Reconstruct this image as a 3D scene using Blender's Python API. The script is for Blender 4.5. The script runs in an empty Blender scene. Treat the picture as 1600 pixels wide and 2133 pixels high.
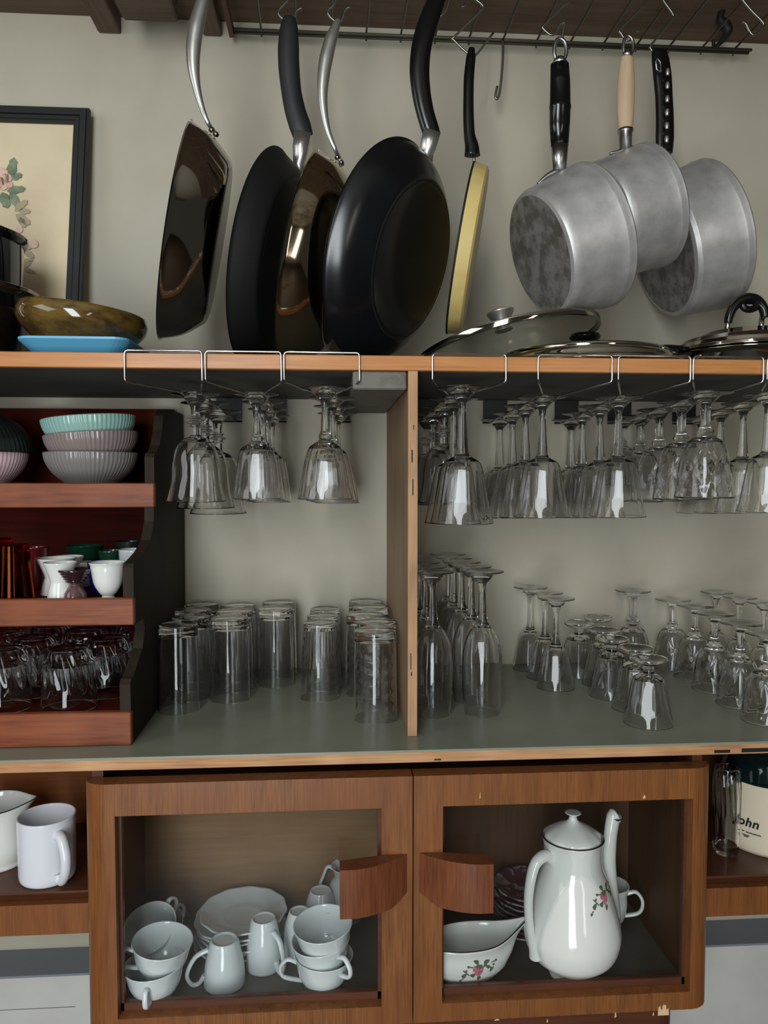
import bpy, math, random
from mathutils import Vector, Matrix
random.seed(7)
# ---------------- camera, light, exposure ----------------
F = 1600.0; D = 1.03; CZ = 1.40
YAW = math.atan(113/1600.0); PIT = math.atan(73/1600.0)
scene = bpy.context.scene
cam_d = bpy.data.cameras.new('camera'); cam = bpy.data.objects.new('camera', cam_d)
scene.collection.objects.link(cam); scene.camera = cam
cam_d.sensor_fit = 'HORIZONTAL'; cam_d.sensor_width = 36; cam_d.lens = 36*F/1600.0
cam_d.clip_start = 0.02
CP = Vector((0, -D, CZ))
FW = Vector((math.sin(YAW)*math.cos(PIT), math.cos(YAW)*math.cos(PIT), -math.sin(PIT)))
RT = Vector((math.cos(YAW), -math.sin(YAW), 0)); UP = RT.cross(FW)
cam.matrix_world = Matrix(((RT.x, UP.x, -FW.x, CP.x), (RT.y, UP.y, -FW.y, CP.y), (RT.z, UP.z, -FW.z, CP.z), (0, 0, 0, 1)))

def area(name, loc, target, sx, sy, power, col, spread=180):
    l = bpy.data.lights.new(name, 'AREA'); l.shape = 'RECTANGLE'; l.size = sx; l.size_y = sy
    l.energy = power; l.color = col; l.spread = math.radians(spread)
    o = bpy.data.objects.new(name, l); scene.collection.objects.link(o); o.location = loc
    o.rotation_euler = (Vector(target)-Vector(loc)).to_track_quat('-Z', 'Z').to_euler()
    return o
area('window_daylight', (-0.48, -2.35, 1.46), (-0.1, 0.2, 1.44), 0.66, 2.45, 94, (0.90, 0.97, 1.0))
area('side_window_daylight', (-1.75, -1.15, 1.95), (-0.3, 0.35, 1.45), 0.8, 1.4, 15, (0.95, 0.98, 1.0))
area('door_opening_light', (1.35, -3.4, 1.6), (0.2, 0.2, 1.3), 0.3, 1.9, 16, (1.0, 0.93, 0.84))
w = bpy.data.worlds.new('room'); scene.world = w; w.use_nodes = True
w.node_tree.nodes['Background'].inputs[0].default_value = (0.86, 0.84, 0.78, 1)
w.node_tree.nodes['Background'].inputs[1].default_value = 0.08
scene.view_settings.view_transform = 'Standard'; scene.view_settings.look = 'None'
scene.view_settings.exposure = -0.80; scene.view_settings.gamma = 1
scene.cycles.max_bounces = 36; scene.cycles.transmission_bounces = 36; scene.cycles.transparent_max_bounces = 12
scene.cycles.diffuse_bounces = 3; scene.cycles.glossy_bounces = 5
scene.cycles.sample_clamp_indirect = 4

# ---------------- pixel helpers (a point of the photo at a given real depth or height) ----------------
def ray(px, py):
    return (FW + RT*((px-800)/F) - UP*((py-1066.5)/F))
def P(px, py, Y):
    r = ray(px, py); return CP + r*((Y-CP.y)/r.y)
def G(px, py, z):
    r = ray(px, py); return CP + r*((z-CP.z)/r.z)
def vdir(px, py, sx, sy, toward):
    v = ray(px, py).normalized(); r = Vector((v.y, -v.x, 0)).normalized(); u = r.cross(v)
    s = math.sqrt(max(0, 1-toward*toward))/math.hypot(sx, sy)
    return (r*sx*s + u*sy*s - v*toward).normalized()
def scl(px, py, Y):       # metres per pixel at that depth
    v = P(px, py, Y)-CP; return v.dot(FW)/F

# ---------------- mesh builder ----------------
class MB:
    def __init__(s): s.v = []; s.f = []; s.m = []; s.sm = []; s.M = Matrix.Identity(4)
    def add(s, vs, fs, mi=0, smooth=False):
        b = len(s.v); s.v += [s.M @ Vector(p) for p in vs]
        for q in fs: s.f.append(tuple(b+i for i in q)); s.m.append(mi); s.sm.append(smooth)
        return s
    def box(s, x0, x1, y0, y1, z0, z1, mi=0, bev=0.0):
        x0, x1 = sorted((x0, x1)); y0, y1 = sorted((y0, y1)); z0, z1 = sorted((z0, z1))
        if bev <= 0:
            vs = [(x, y, z) for z in (z0, z1) for y in (y0, y1) for x in (x0, x1)]
            return s.add(vs, [(0, 2, 3, 1), (4, 5, 7, 6), (0, 1, 5, 4), (2, 6, 7, 3), (0, 4, 6, 2), (1, 3, 7, 5)], mi)
        b = min(bev, (x1-x0)/2.01, (y1-y0)/2.01, (z1-z0)/2.01); vs = []; idx = {}
        X = (x0, x1); Y = (y0, y1); Z = (z0, z1)
        for i in (0, 1):
            for j in (0, 1):
                for k in (0, 1):
                    c = (X[i], Y[j], Z[k]); d = (b if i == 0 else -b, b if j == 0 else -b, b if k == 0 else -b)
                    for a in range(3):   # a: the axis lying on the outer face
                        p = [c[t] + (0 if t == a else d[t]) for t in range(3)]
                        idx[(i, j, k, a)] = len(vs); vs.append(tuple(p))
        fs = []
        for a in range(3):
            o = [t for t in range(3) if t != a]
            for e in (0, 1):
                q = []
                for (m, n) in ((0, 0), (1, 0), (1, 1), (0, 1)):
                    key = [0, 0, 0]; key[a] = e; key[o[0]] = m; key[o[1]] = n; q.append(idx[(*key, a)])
                fs.append(q)
            for m in (0, 1):
                for n in (0, 1):      # edges along axis a
                    k0 = [0, 0, 0]; k0[o[0]] = m; k0[o[1]] = n; k1 = list(k0); k1[a] = 1
                    fs.append([idx[(*k0, o[0])], idx[(*k1, o[0])], idx[(*k1, o[1])], idx[(*k0, o[1])]])
        for i in (0, 1):
            for j in (0, 1):
                for k in (0, 1): fs.append([idx[(i, j, k, 0)], idx[(i, j, k, 1)], idx[(i, j, k, 2)]])
        c = Vector(((x0+x1)/2, (y0+y1)/2, (z0+z1)/2)); out = []
        for q in fs:
            pts = [Vector(vs[t]) for t in q]; nrm = (pts[1]-pts[0]).cross(pts[2]-pts[0])
            if nrm.dot(sum(pts, Vector())/len(pts)-c) < 0: q = q[::-1]
            out.append(tuple(q))
        return s.add(vs, out, mi)
    def lathe(s, prof, n=48, mod=None, mi=0, mis=None, smooth=True, stretch=None):
        """prof: (r, z) list; mod(phi, z, i) -> radius factor; starts so that the outside is walked upwards"""
        vs = []; rows = []; ids = list(range(len(prof)))
        if smooth:      # tight loops beside sharp corners so the shading stays crisp
            Q = []; I = []; m_ = len(prof)
            for i in range(m_):
                Q.append(prof[i]); I.append(i)
                if i == m_-1: break
                p, q = prof[i], prof[i+1]; L = math.hypot(q[0]-p[0], q[1]-p[1])
                def turn(k):
                    if k <= 0 or k >= m_-1: return 0
                    a = math.atan2(prof[k][1]-prof[k-1][1], prof[k][0]-prof[k-1][0]); c = math.atan2(prof[k+1][1]-prof[k][1], prof[k+1][0]-prof[k][0])
                    d = abs(a-c) % (2*math.pi); return min(d, 2*math.pi-d)
                e = min(0.0006, L*.3)
                if L > 0.0025:
                    if turn(i) > .45: Q.append((p[0]+(q[0]-p[0])*e/L, p[1]+(q[1]-p[1])*e/L)); I.append(i+.3)
                    if turn(i+1) > .45: Q.append((q[0]-(q[0]-p[0])*e/L, q[1]-(q[1]-p[1])*e/L)); I.append(i+.6)
            prof = Q; ids = I
        for i, (r, z) in zip(ids, prof):
            if r < 1e-6: rows.append([len(vs)]*n); vs.append((0, 0, z)); continue
            row = []
            for j in range(n):
                a = 2*math.pi*j/n; k = mod(a, z, i) if mod else 1.0
                p = (r*k*math.cos(a), r*k*math.sin(a), z)
                if stretch: p = stretch(p, a, i)
                row.append(len(vs)); vs.append(p)
            rows.append(row)
        for i in range(len(prof)-1):
            A, B = rows[i], rows[i+1]; fs = []
            for j in range(n):
                k = (j+1) % n; q = []
                for t in (A[j], A[k], B[k], B[j]):
                    if t not in q: q.append(t)
                if len(q) > 2: fs.append(tuple(q))
            m_ = mis[min(len(mis)-1, int(ids[i]))] if mis else mi
            b = len(s.v)
            for q in fs: s.f.append(tuple(b+t for t in q)); s.m.append(m_); s.sm.append(smooth)
        s.v += [s.M @ Vector(p) for p in vs]
        return s
    def tube(s, pts, rad, n=12, side=None, flat=1.0, mi=0, smooth_path=0, caps=True, closed=False):
        pts = [Vector(p) for p in pts]; m = len(pts)
        rad = [rad]*m if isinstance(rad, (int, float)) else list(rad)
        if smooth_path:
            q = []; qr = []
            rng = range(m if closed else m-1)
            for i in rng:
                g = (lambda t: pts[t % m]) if closed else (lambda t: pts[max(0, min(m-1, t))])
                p0, p1, p2, p3 = g(i-1), g(i), g(i+1), g(i+2); r1, r2 = rad[i], rad[(i+1) % m]
                for t_ in range(smooth_path):
                    t = t_/smooth_path
                    q.append(0.5*((2*p1)+(p2-p0)*t+(2*p0-5*p1+4*p2-p3)*t*t+(3*p1-p0-3*p2+p3)*t**3)); qr.append(r1+(r2-r1)*t)
            if not closed: q.append(pts[-1]); qr.append(rad[-1])
            pts, rad, m = q, qr, len(q)
        if side is None: side = Vector((0.13, -1, 0.21))
        ref = Vector(side).normalized(); vs = []
        for i in range(m):
            a = pts[(i-1) % m] if (closed or i > 0) else pts[i]; b = pts[(i+1) % m] if (closed or i < m-1) else pts[i]
            t = (b-a).normalized()
            u = ref-t*ref.dot(t)
            if u.length < 1e-3: u = t.orthogonal()
            u.normalize(); w_ = t.cross(u)
            for j in range(n):
                an = 2*math.pi*j/n
                vs.append(pts[i]+u*(math.cos(an)*rad[i]*flat)+w_*(math.sin(an)*rad[i]))
        fs = []
        for i in range(m if closed else m-1):
            for j in range(n):
                k = (j+1) % n; i2 = (i+1) % m
                fs.append((i*n+j, i*n+k, i2*n+k, i2*n+j))
        s.add(vs, fs, mi, True)
        if caps and not closed:
            b = len(s.v)-m*n
            s.f.append(tuple(b+j for j in range(n))[::-1]); s.m.append(mi); s.sm.append(False)
            s.f.append(tuple(b+(m-1)*n+j for j in range(n))); s.m.append(mi); s.sm.append(False)
        return s
    def prism(s, poly, vec, mi=0, smooth_side=False):
        """poly: list of 3-D points, extruded along vec"""
        n = len(poly); A = [Vector(p) for p in poly]; v = Vector(vec)
        nr = Vector()
        for i in range(n): nr += (A[i]).cross(A[(i+1) % n])
        if nr.dot(v) > 0: A = A[::-1]
        vs = A+[p+v for p in A]
        s.add(vs, [tuple(range(n))], mi)
        b = len(s.v)-2*n
        s.f.append(tuple(b+n+i for i in range(n))[::-1]); s.m.append(mi); s.sm.append(False)
        for i in range(n):
            j = (i+1) % n; s.f.append((b+j, b+i, b+n+i, b+n+j)); s.m.append(mi); s.sm.append(smooth_side)
        return s
    def build(s, name, mats, parent=None, loc=None):
        """vertices are in world space; the object sits at loc (or shares its parent's origin)"""
        org = Vector(loc) if loc is not None else (parent['_org'] if parent is not None else Vector((0, 0, 0)))
        org = Vector(org)
        me = bpy.data.meshes.new(name)
        me.from_pydata([tuple(p-org) for p in s.v], [], s.f)
        if not isinstance(mats, (list, tuple)): mats = [mats]
        for m_ in mats: me.materials.append(m_)
        me.polygons.foreach_set('material_index', s.m); me.polygons.foreach_set('use_smooth', s.sm)
        me.update()
        o = bpy.data.objects.new(name, me); scene.collection.objects.link(o)
        if parent is not None:
            o.parent = parent; o.location = org-Vector(parent['_org'])
        else: o.location = org
        o['_org'] = tuple(org)
        return o
def frame_m(c, axis, ref=(0, 0, 1)):
    z = Vector(axis).normalized(); r = Vector(ref); y = r-z*r.dot(z)
    if y.length < 1e-4: y = z.orthogonal()
    y.normalize(); x = y.cross(z)
    return Matrix(((x.x, y.x, z.x, c[0]), (x.y, y.y, z.y, c[1]), (x.z, y.z, z.z, c[2]), (0, 0, 0, 1)))
def tag(o, label, cat=None, group=None):
    o['label'] = label
    if cat: o['category'] = cat
    if group: o['group'] = group
    return o
def struct(o): o['kind'] = 'structure'; return o
def thing(name, label, cat, loc, group=None):
    o = bpy.data.objects.new(name, None); scene.collection.objects.link(o); o.location = loc
    o.empty_display_size = 0.02; o['_org'] = tuple(loc); return tag(o, label, cat, group)
def dup(root, loc, label, rz=0.0, scale=None, group=None):
    r = root.copy(); scene.collection.objects.link(r); r.location = loc; r.rotation_euler = (0, 0, rz); r['label'] = label
    if scale: r.scale = scale
    if group: r['group'] = group
    for ch in list(root.children):
        c = ch.copy(); scene.collection.objects.link(c); c.parent = r
        for g in list(ch.children):
            d = g.copy(); scene.collection.objects.link(d); d.parent = c
    return r

# ---------------- materials ----------------
def lin(c):
    return tuple(((x/255)/12.92 if x/255 <= 0.04045 else ((x/255+0.055)/1.055)**2.4) for x in c)+(1,)
def mat(name, col, rough=0.5, metal=0.0, coat=0.0, spec=0.5, noise=None, bump=None, coat_r=0.05):
    m = bpy.data.materials.new(name); m.use_nodes = True; nt = m.node_tree; b = nt.nodes['Principled BSDF']
    b.inputs['Base Color'].default_value = lin(col); b.inputs['Roughness'].default_value = rough
    b.inputs['Metallic'].default_value = metal; b.inputs['Coat Weight'].default_value = coat
    b.inputs['Coat Roughness'].default_value = coat_r; b.inputs['Specular IOR Level'].default_value = spec
    tc = None
    if noise:      # (second colour, scale xyz, threshold lo, hi, detail)
        c2, sc, lo, hi, det = noise
        tc = nt.nodes.new('ShaderNodeTexCoord'); mp = nt.nodes.new('ShaderNodeMapping'); mp.inputs['Scale'].default_value = sc
        nz = nt.nodes.new('ShaderNodeTexNoise'); nz.inputs['Scale'].default_value = 1; nz.inputs['Detail'].default_value = det
        nz.inputs['Roughness'].default_value = 0.62
        rp = nt.nodes.new('ShaderNodeValToRGB'); rp.color_ramp.elements[0].position = lo; rp.color_ramp.elements[1].position = hi
        rp.color_ramp.elements[0].color = lin(col); rp.color_ramp.elements[1].color = lin(c2)
        nt.links.new(tc.outputs['Object'], mp.inputs[0]); nt.links.new(mp.outputs[0], nz.inputs['Vector'])
        nt.links.new(nz.outputs['Fac'], rp.inputs[0]); nt.links.new(rp.outputs[0], b.inputs['Base Color'])
    if bump:       # (scale xyz, strength, distance)
        sc, st, di = bump
        t2 = nt.nodes.new('ShaderNodeTexCoord'); mp = nt.nodes.new('ShaderNodeMapping'); mp.inputs['Scale'].default_value = sc
        nz = nt.nodes.new('ShaderNodeTexNoise'); nz.inputs['Scale'].default_value = 1; nz.inputs['Detail'].default_value = 4
        bp = nt.nodes.new('ShaderNodeBump'); bp.inputs['Strength'].default_value = st; bp.inputs['Distance'].default_value = di
        nt.links.new(t2.outputs['Object'], mp.inputs[0]); nt.links.new(mp.outputs[0], nz.inputs['Vector'])
        nt.links.new(nz.outputs['Fac'], bp.inputs['Height']); nt.links.new(bp.outputs[0], b.inputs['Normal'])
    return m
def wood(name, c1, c2, axis='Z', rough=0.4, coat=0.2, fine=260, long=6, c3=None, patch=7, spec=.3):
    m = mat(name, c1, rough, coat=coat, coat_r=0.2, spec=spec); nt = m.node_tree; b = nt.nodes['Principled BSDF']
    def nz(sc, det):
        tc = nt.nodes.new('ShaderNodeTexCoord'); mp = nt.nodes.new('ShaderNodeMapping'); mp.inputs['Scale'].default_value = sc
        n = nt.nodes.new('ShaderNodeTexNoise'); n.inputs['Scale'].default_value = 1; n.inputs['Detail'].default_value = det
        n.inputs['Roughness'].default_value = 0.65; n.inputs['Distortion'].default_value = 0.25
        nt.links.new(tc.outputs['Object'], mp.inputs[0]); nt.links.new(mp.outputs[0], n.inputs['Vector']); return n
    ax = 'XYZ'.index(axis)
    s1 = [fine]*3; s1[ax] = long; s2 = [fine/7]*3; s2[ax] = long/2
    a = nz(s1, 4); c = nz(s2, 3); e = nz([patch]*3, 2)
    rp = nt.nodes.new('ShaderNodeValToRGB'); rp.color_ramp.elements[0].position = 0.36; rp.color_ramp.elements[1].position = 0.66
    rp.color_ramp.elements[0].color = lin(c1); rp.color_ramp.elements[1].color = lin(c2)
    ad = nt.nodes.new('ShaderNodeMath'); ad.operation = 'MULTIPLY_ADD'; ad.inputs[1].default_value = 0.55
    ml = nt.nodes.new('ShaderNodeMath'); ml.operation = 'MULTIPLY'; ml.inputs[1].default_value = 0.45
    nt.links.new(c.outputs['Fac'], ml.inputs[0]); nt.links.new(a.outputs['Fac'], ad.inputs[0]); nt.links.new(ml.outputs[0], ad.inputs[2])
    nt.links.new(ad.outputs[0], rp.inputs[0])
    mx = nt.nodes.new('ShaderNodeMix'); mx.data_type = 'RGBA'; mx.inputs[7].default_value = lin(c3 or c1)
    r2 = nt.nodes.new('ShaderNodeMapRange'); r2.inputs[1].default_value = 0.42; r2.inputs[2].default_value = 0.68; r2.inputs[4].default_value = 0.6
    nt.links.new(e.outputs['Fac'], r2.inputs[0]); nt.links.new(r2.outputs[0], mx.inputs[0]); nt.links.new(rp.outputs[0], mx.inputs[6])
    nt.links.new(mx.outputs[2], b.inputs['Base Color'])
    bp = nt.nodes.new('ShaderNodeBump'); bp.inputs['Strength'].default_value = 0.15; bp.inputs['Distance'].default_value = 0.001
    nt.links.new(a.outputs['Fac'], bp.inputs['Height']); nt.links.new(bp.outputs[0], b.inputs['Normal'])
    return m
def glass(name, col=(1, 1, 1), rough=0.0, ior=1.45):
    m = bpy.data.materials.new(name); m.use_nodes = True; nt = m.node_tree; nt.nodes.remove(nt.nodes['Principled BSDF'])
    g = nt.nodes.new('ShaderNodeBsdfGlass'); g.inputs['Color'].default_value = (*col, 1); g.inputs['IOR'].default_value = ior
    g.inputs['Roughness'].default_value = rough
    nt.links.new(g.outputs[0], nt.nodes['Material Output'].inputs[0]); return m
def thin_glass(name, tint=(1, 1, 1), refl=1.0):
    m = bpy.data.materials.new(name); m.use_nodes = True; nt = m.node_tree; nt.nodes.remove(nt.nodes['Principled BSDF'])
    t = nt.nodes.new('ShaderNodeBsdfTransparent'); t.inputs[0].default_value = (*tint, 1)
    g = nt.nodes.new('ShaderNodeBsdfGlossy'); g.inputs['Roughness'].default_value = 0.02
    f = nt.nodes.new('ShaderNodeFresnel'); ge = nt.nodes.new('ShaderNodeNewGeometry'); ma = nt.nodes.new('ShaderNodeMath'); ma.operation = 'MULTIPLY_ADD'
    ma.inputs[1].default_value = 1/1.45-1.45; ma.inputs[2].default_value = 1.45; nt.links.new(ge.outputs['Backfacing'], ma.inputs[0]); nt.links.new(ma.outputs[0], f.inputs[0])
    mx = nt.nodes.new('ShaderNodeMixShader'); nt.links.new(f.outputs[0], mx.inputs[0]); nt.links.new(t.outputs[0], mx.inputs[1])
    nt.links.new(g.outputs[0], mx.inputs[2]); nt.links.new(mx.outputs[0], nt.nodes['Material Output'].inputs[0]); return m

M_wall = mat('greige_wall_paint', (187, 179, 161), 0.65, noise=((179, 170, 151), (5, 5, 5), 0.35, 0.7, 4), bump=((60, 60, 60), 0.12, 0.002))
M_tile = mat('white_painted_tile', (205, 203, 196), 0.45, noise=((196, 193, 185), (9, 9, 9), 0.4, 0.7, 3))
M_ledge = mat('blue_grey_ledge_paint', (128, 134, 144), 0.5)
M_floor = mat('dark_floorboards', (70, 52, 40), 0.5)
M_ceil = mat('room_ceiling', (170, 165, 152), 0.8)
M_lam = mat('grey_green_laminate', (138, 141, 124), 0.32, spec=0.4, noise=((129, 132, 116), (14, 14, 14), 0.4, 0.7, 3))
M_lamedge = mat('laminate_edge', (142, 145, 130), 0.45)
M_ply = wood('plywood_edge', (196, 150, 105), (150, 100, 66), 'X', 0.6, 0, fine=420, long=14, c3=(210, 168, 122))
M_plyv = wood('plywood_upright_edge', (184, 146, 110), (148, 108, 78), 'Z', 0.6, 0, fine=420, long=12, c3=(204, 160, 116))
M_lip = wood('orange_shelf_lipping', (205, 142, 84), (165, 103, 55), 'X', 0.42, 0.25, fine=300, long=9, c3=(190, 126, 72))
M_under = wood('grey_shelf_underside', (92, 90, 84), (76, 74, 69), 'X', 0.7, 0, fine=60, long=5)
M_batten = mat('worn_grey_batten', (112, 108, 98), 0.7, noise=((82, 76, 66), (22, 22, 22), 0.5, 0.7, 5))
M_div = wood('divider_veneer', (162, 132, 104), (130, 101, 76), 'Z', 0.55, 0.0, fine=160, long=5)
M_cab = wood('walnut_veneer', (142, 90, 48), (94, 54, 28), 'Z', 0.42, 0.2, fine=420, long=14, c3=(124, 72, 38))
M_cabx = wood('walnut_veneer_handle', (126, 72, 42), (84, 45, 27), 'Z', 0.42, 0.25, fine=520, long=18)
M_cabd = wood('dark_walnut', (92, 52, 32), (70, 38, 24), 'X', 0.5, 0.15, fine=200, long=8)
M_cabin = wood('cabinet_inner_board', (132, 102, 68), (112, 84, 55), 'X', 0.6, 0, fine=150, long=9)
M_cabfl = mat('cabinet_floor_grey', (92, 86, 76), 0.5, noise=((78, 70, 60), (10, 10, 10), 0.4, 0.7, 3))
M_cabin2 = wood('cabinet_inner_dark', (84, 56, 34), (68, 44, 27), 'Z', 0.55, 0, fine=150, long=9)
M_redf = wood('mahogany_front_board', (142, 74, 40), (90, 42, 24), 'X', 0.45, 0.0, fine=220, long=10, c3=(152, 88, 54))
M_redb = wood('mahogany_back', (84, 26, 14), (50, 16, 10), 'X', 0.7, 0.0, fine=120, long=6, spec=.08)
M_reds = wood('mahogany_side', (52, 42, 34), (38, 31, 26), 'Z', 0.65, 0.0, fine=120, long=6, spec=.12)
M_old = wood('old_grey_brown_wood', (112, 97, 82), (74, 62, 51), 'X', 0.75, 0, fine=150, long=6)
M_oldy = wood('old_bracket_wood', (112, 95, 78), (74, 61, 50), 'Y', 0.75, 0, fine=150, long=6)
M_plank = wood('dark_plank', (116, 97, 80), (86, 70, 57), 'X', 0.8, 0, fine=90, long=5)
M_wire = mat('galvanised_wire', (150, 148, 140), 0.35, metal=1)
M_wired = mat('dull_old_wire', (92, 86, 76), 0.6, metal=0.7)
M_rust = mat('rusty_rail', (96, 70, 54), 0.75, metal=0.2)
M_chrome = mat('chrome_wire', (205, 205, 205), 0.14, metal=1)
M_blkw = mat('black_rack_plate', (16, 16, 17), 0.5)
M_steel = mat('polished_steel', (188, 180, 168), 0.07, metal=1)
M_steelg = mat('heat_tinted_steel', (190, 176, 152), 0.09, metal=1, noise=((110, 74, 44), (22, 22, 22), 0.60, 0.74, 5))
M_steelb = mat('brushed_steel', (206, 202, 198), 0.3, metal=0.9)
M_alu = mat('worn_aluminium', (204, 201, 198), 0.40, metal=0.5, noise=((172, 169, 167), (26, 26, 26), 0.35, 0.7, 6), bump=((140, 140, 140), 0.10, 0.001))
M_alub = mat('scorched_aluminium_base', (156, 154, 152), 0.5, metal=0.5, noise=((116, 112, 108), (40, 40, 40), 0.42, 0.58, 5))
M_alul = mat('cast_aluminium', (172, 171, 170), 0.3, metal=1)
M_black = mat('black_nonstick', (15, 15, 16), 0.34, spec=0.5)
M_blackg = mat('black_gloss_coating', (12, 15, 19), 0.26, spec=0.7)
M_blackm = mat('dark_grey_soft_grip', (30, 31, 32), 0.5)
M_iron = mat('dull_black_iron', (14, 14, 13), 0.6)
M_bake = mat('black_bakelite', (14, 14, 15), 0.18, spec=0.6)
M_enamelk = mat('black_enamel', (10, 10, 11), 0.07, coat=1.0)
M_yellow = mat('pale_yellow_enamel', (214, 190, 122), 0.35, noise=((196, 170, 104), (14, 14, 14), 0.45, 0.7, 5))
M_palew = wood('bare_beech_grip', (206, 178, 146), (184, 154, 122), 'Z', 0.6, 0, fine=260, long=9)
M_frame = mat('black_moulded_frame', (12, 12, 11), 0.6)
M_paper = mat('aged_cream_paper', (222, 204, 170), 0.7, noise=((212, 192, 156), (7, 7, 7), 0.4, 0.7, 4))
M_leaf = mat('printed_green_leaf', (104, 118, 92), 0.7, noise=((146, 154, 126), (60, 60, 60), 0.4, 0.7, 3))
M_leaf2 = mat('printed_faded_leaf', (172, 160, 130), 0.7)
M_pink = mat('printed_pink_petal', (212, 168, 150), 0.7, noise=((228, 196, 178), (70, 70, 70), 0.4, 0.7, 3))
M_glaze = mat('olive_brown_glaze', (110, 86, 40), 0.1, coat=0.8, noise=((64, 44, 22), (26, 26, 60), 0.42, 0.66, 6))
M_bluep = mat('light_blue_plastic', (96, 170, 208), 0.35)
M_mint = mat('mint_glaze', (156, 198, 188), 0.22, coat=0.3)
M_taupe = mat('taupe_glaze', (142, 128, 124), 0.22, coat=0.3)
M_greyb = mat('grey_glaze', (134, 128, 124), 0.24, coat=0.3)
M_pinkb = mat('pale_pink_glaze', (216, 184, 188), 0.3)
M_darkg = mat('blackish_green_glaze', (32, 38, 36), 0.3)
M_white = mat('white_porcelain', (224, 224, 218), 0.12, coat=0.4)
M_whiteb = mat('bluish_white_porcelain', (206, 212, 212), 0.14, coat=0.4)
M_mug = mat('lavender_white_mug', (218, 218, 224), 0.2, coat=0.3)
M_wdark = mat('dark_rim_line', (38, 32, 34), 0.3)
M_rose = mat('decal_rose', (176, 84, 108), 0.25, noise=((206, 132, 150), (300, 300, 300), 0.4, 0.6, 2))
M_dleaf = mat('decal_leaf', (92, 104, 80), 0.25)
M_redmug = mat('dark_red_glaze', (100, 24, 34), 0.2, coat=0.3)
M_green = mat('dark_green_glaze', (20, 60, 42), 0.2, coat=0.3)
M_cobalt = mat('cobalt_glaze', (22, 36, 128), 0.15, coat=0.4)
M_plum = mat('plum_brown_lustre', (92, 64, 66), 0.15, coat=0.6)
M_plumd = mat('dark_plum_lustre', (44, 26, 30), 0.12, coat=0.6)
M_stone = mat('cream_stoneware', (214, 202, 178), 0.2, coat=0.4)
M_teal = mat('dark_teal_glaze', (8, 26, 28), 0.1, coat=0.8)
M_ink = mat('black_ink', (24, 22, 24), 0.5)
M_label = mat('white_paper_label', (225, 226, 228), 0.6)
M_plate = mat('patterned_plate', (150, 140, 140), 0.2, coat=0.4, noise=((86, 52, 60), (46, 46, 46), 0.46, 0.54, 3))
M_chip = mat('bare_wood_chip', (216, 182, 140), 0.7)
M_glass = glass('clear_glass')
M_amber = glass('amber_glass', (0.62, 0.22, 0.06))
M_pane = thin_glass('cabinet_pane', (0.97, 0.98, 0.98))
M_lidg = thin_glass('lid_glass', (0.95, 0.96, 0.95))
# ---------------- heights and planes shared by the parts of the place ----------------
WY = 0.392
z_ct = P(860, 1534, 0).z; z_sb = P(860, 772, 0).z; z_st = P(860, 741, 0).z
YC = -0.052; XL = -1.15; XR = 1.25
z_cb = P(860, 1588, YC).z
# setting
b = MB().box(-2.6, 2.6, WY, WY+0.1, 0, 2.75); struct(b.build('wall_back', M_wall))
b = MB().box(-2.6, 2.6, -4.2, WY+0.1, -0.06, 0); struct(b.build('floor', M_floor))
b = MB().box(-2.6, 2.6, -4.2, WY+0.1, 2.75, 2.82); struct(b.build('ceiling', M_ceil))
YL = 0.315; zl = P(90, 2030, YL).z
b = MB(); b.box(-2.6, 2.6, YL, WY, 0, zl-0.001, 0); b.box(-2.6, 2.6, YL-0.001, WY, zl-0.004, zl, 1)
for x in (-0.585, 0.95): b.box(x, x+0.0012, YL-0.0006, YL, 0, zl-0.06, 2)
b.box(-0.6, -0.45, YL-0.0006, YL, zl-0.061, zl-0.060, 2)
struct(b.build('trim_1', [M_tile, M_ledge, M_batten]))

# counter with laminate top
b = MB(); b.box(XL, XR, YC, WY, z_cb, z_ct-0.0025, 1); b.box(XL, XR, YC-0.0006, WY, z_ct-0.0030, z_ct, 0)
o = b.build('counter', [M_lam, M_ply], loc=(0, 0.1, z_cb)); tag(o, 'long plywood counter with grey green laminate top under the glasses', 'counter')
b = MB()
for (px, wpx, h) in ((905, 14, 3), (1488, 34, 6), (1545, 90, 8)):
    p = P(px, 1588, YC-0.0008); s = scl(px, 1580, YC)
    b.box(p.x, p.x+wpx*s, YC-0.0008, YC-0.0001, z_cb+0.002, z_cb+0.002+h*s)
b.build('chipped_ply_edge', M_iron, o)

# upper shelf board with orange lipping
XS0, XS1 = XL, XR
b = MB(); b.box(XS0, XS1, 0.012, WY, z_sb, z_st-0.001)
o = b.build('shelf_board', M_under, loc=(0, 0.1, z_sb)); tag(o, 'long shelf board with orange wood edge carrying pans and lids', 'shelf')
MB().box(XS0, XS1, 0, 0.012, z_sb, z_st, 0, 0.001).build('edge_lipping', M_lip, o)
# batten under the shelf beside the divider
xa = P(735, 775, 0.002).x; xb = P(848, 775, 0.002).x
b = MB(); b.box(xa, xb, 0.004, WY-0.002, z_sb-0.025, z_sb-0.0005, 0, 0.002)
o = b.build('support_batten', M_batten, loc=(xa, 0, z_sb-0.025)); tag(o, 'worn grey batten fixed under the shelf against the divider', 'batten')
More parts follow.
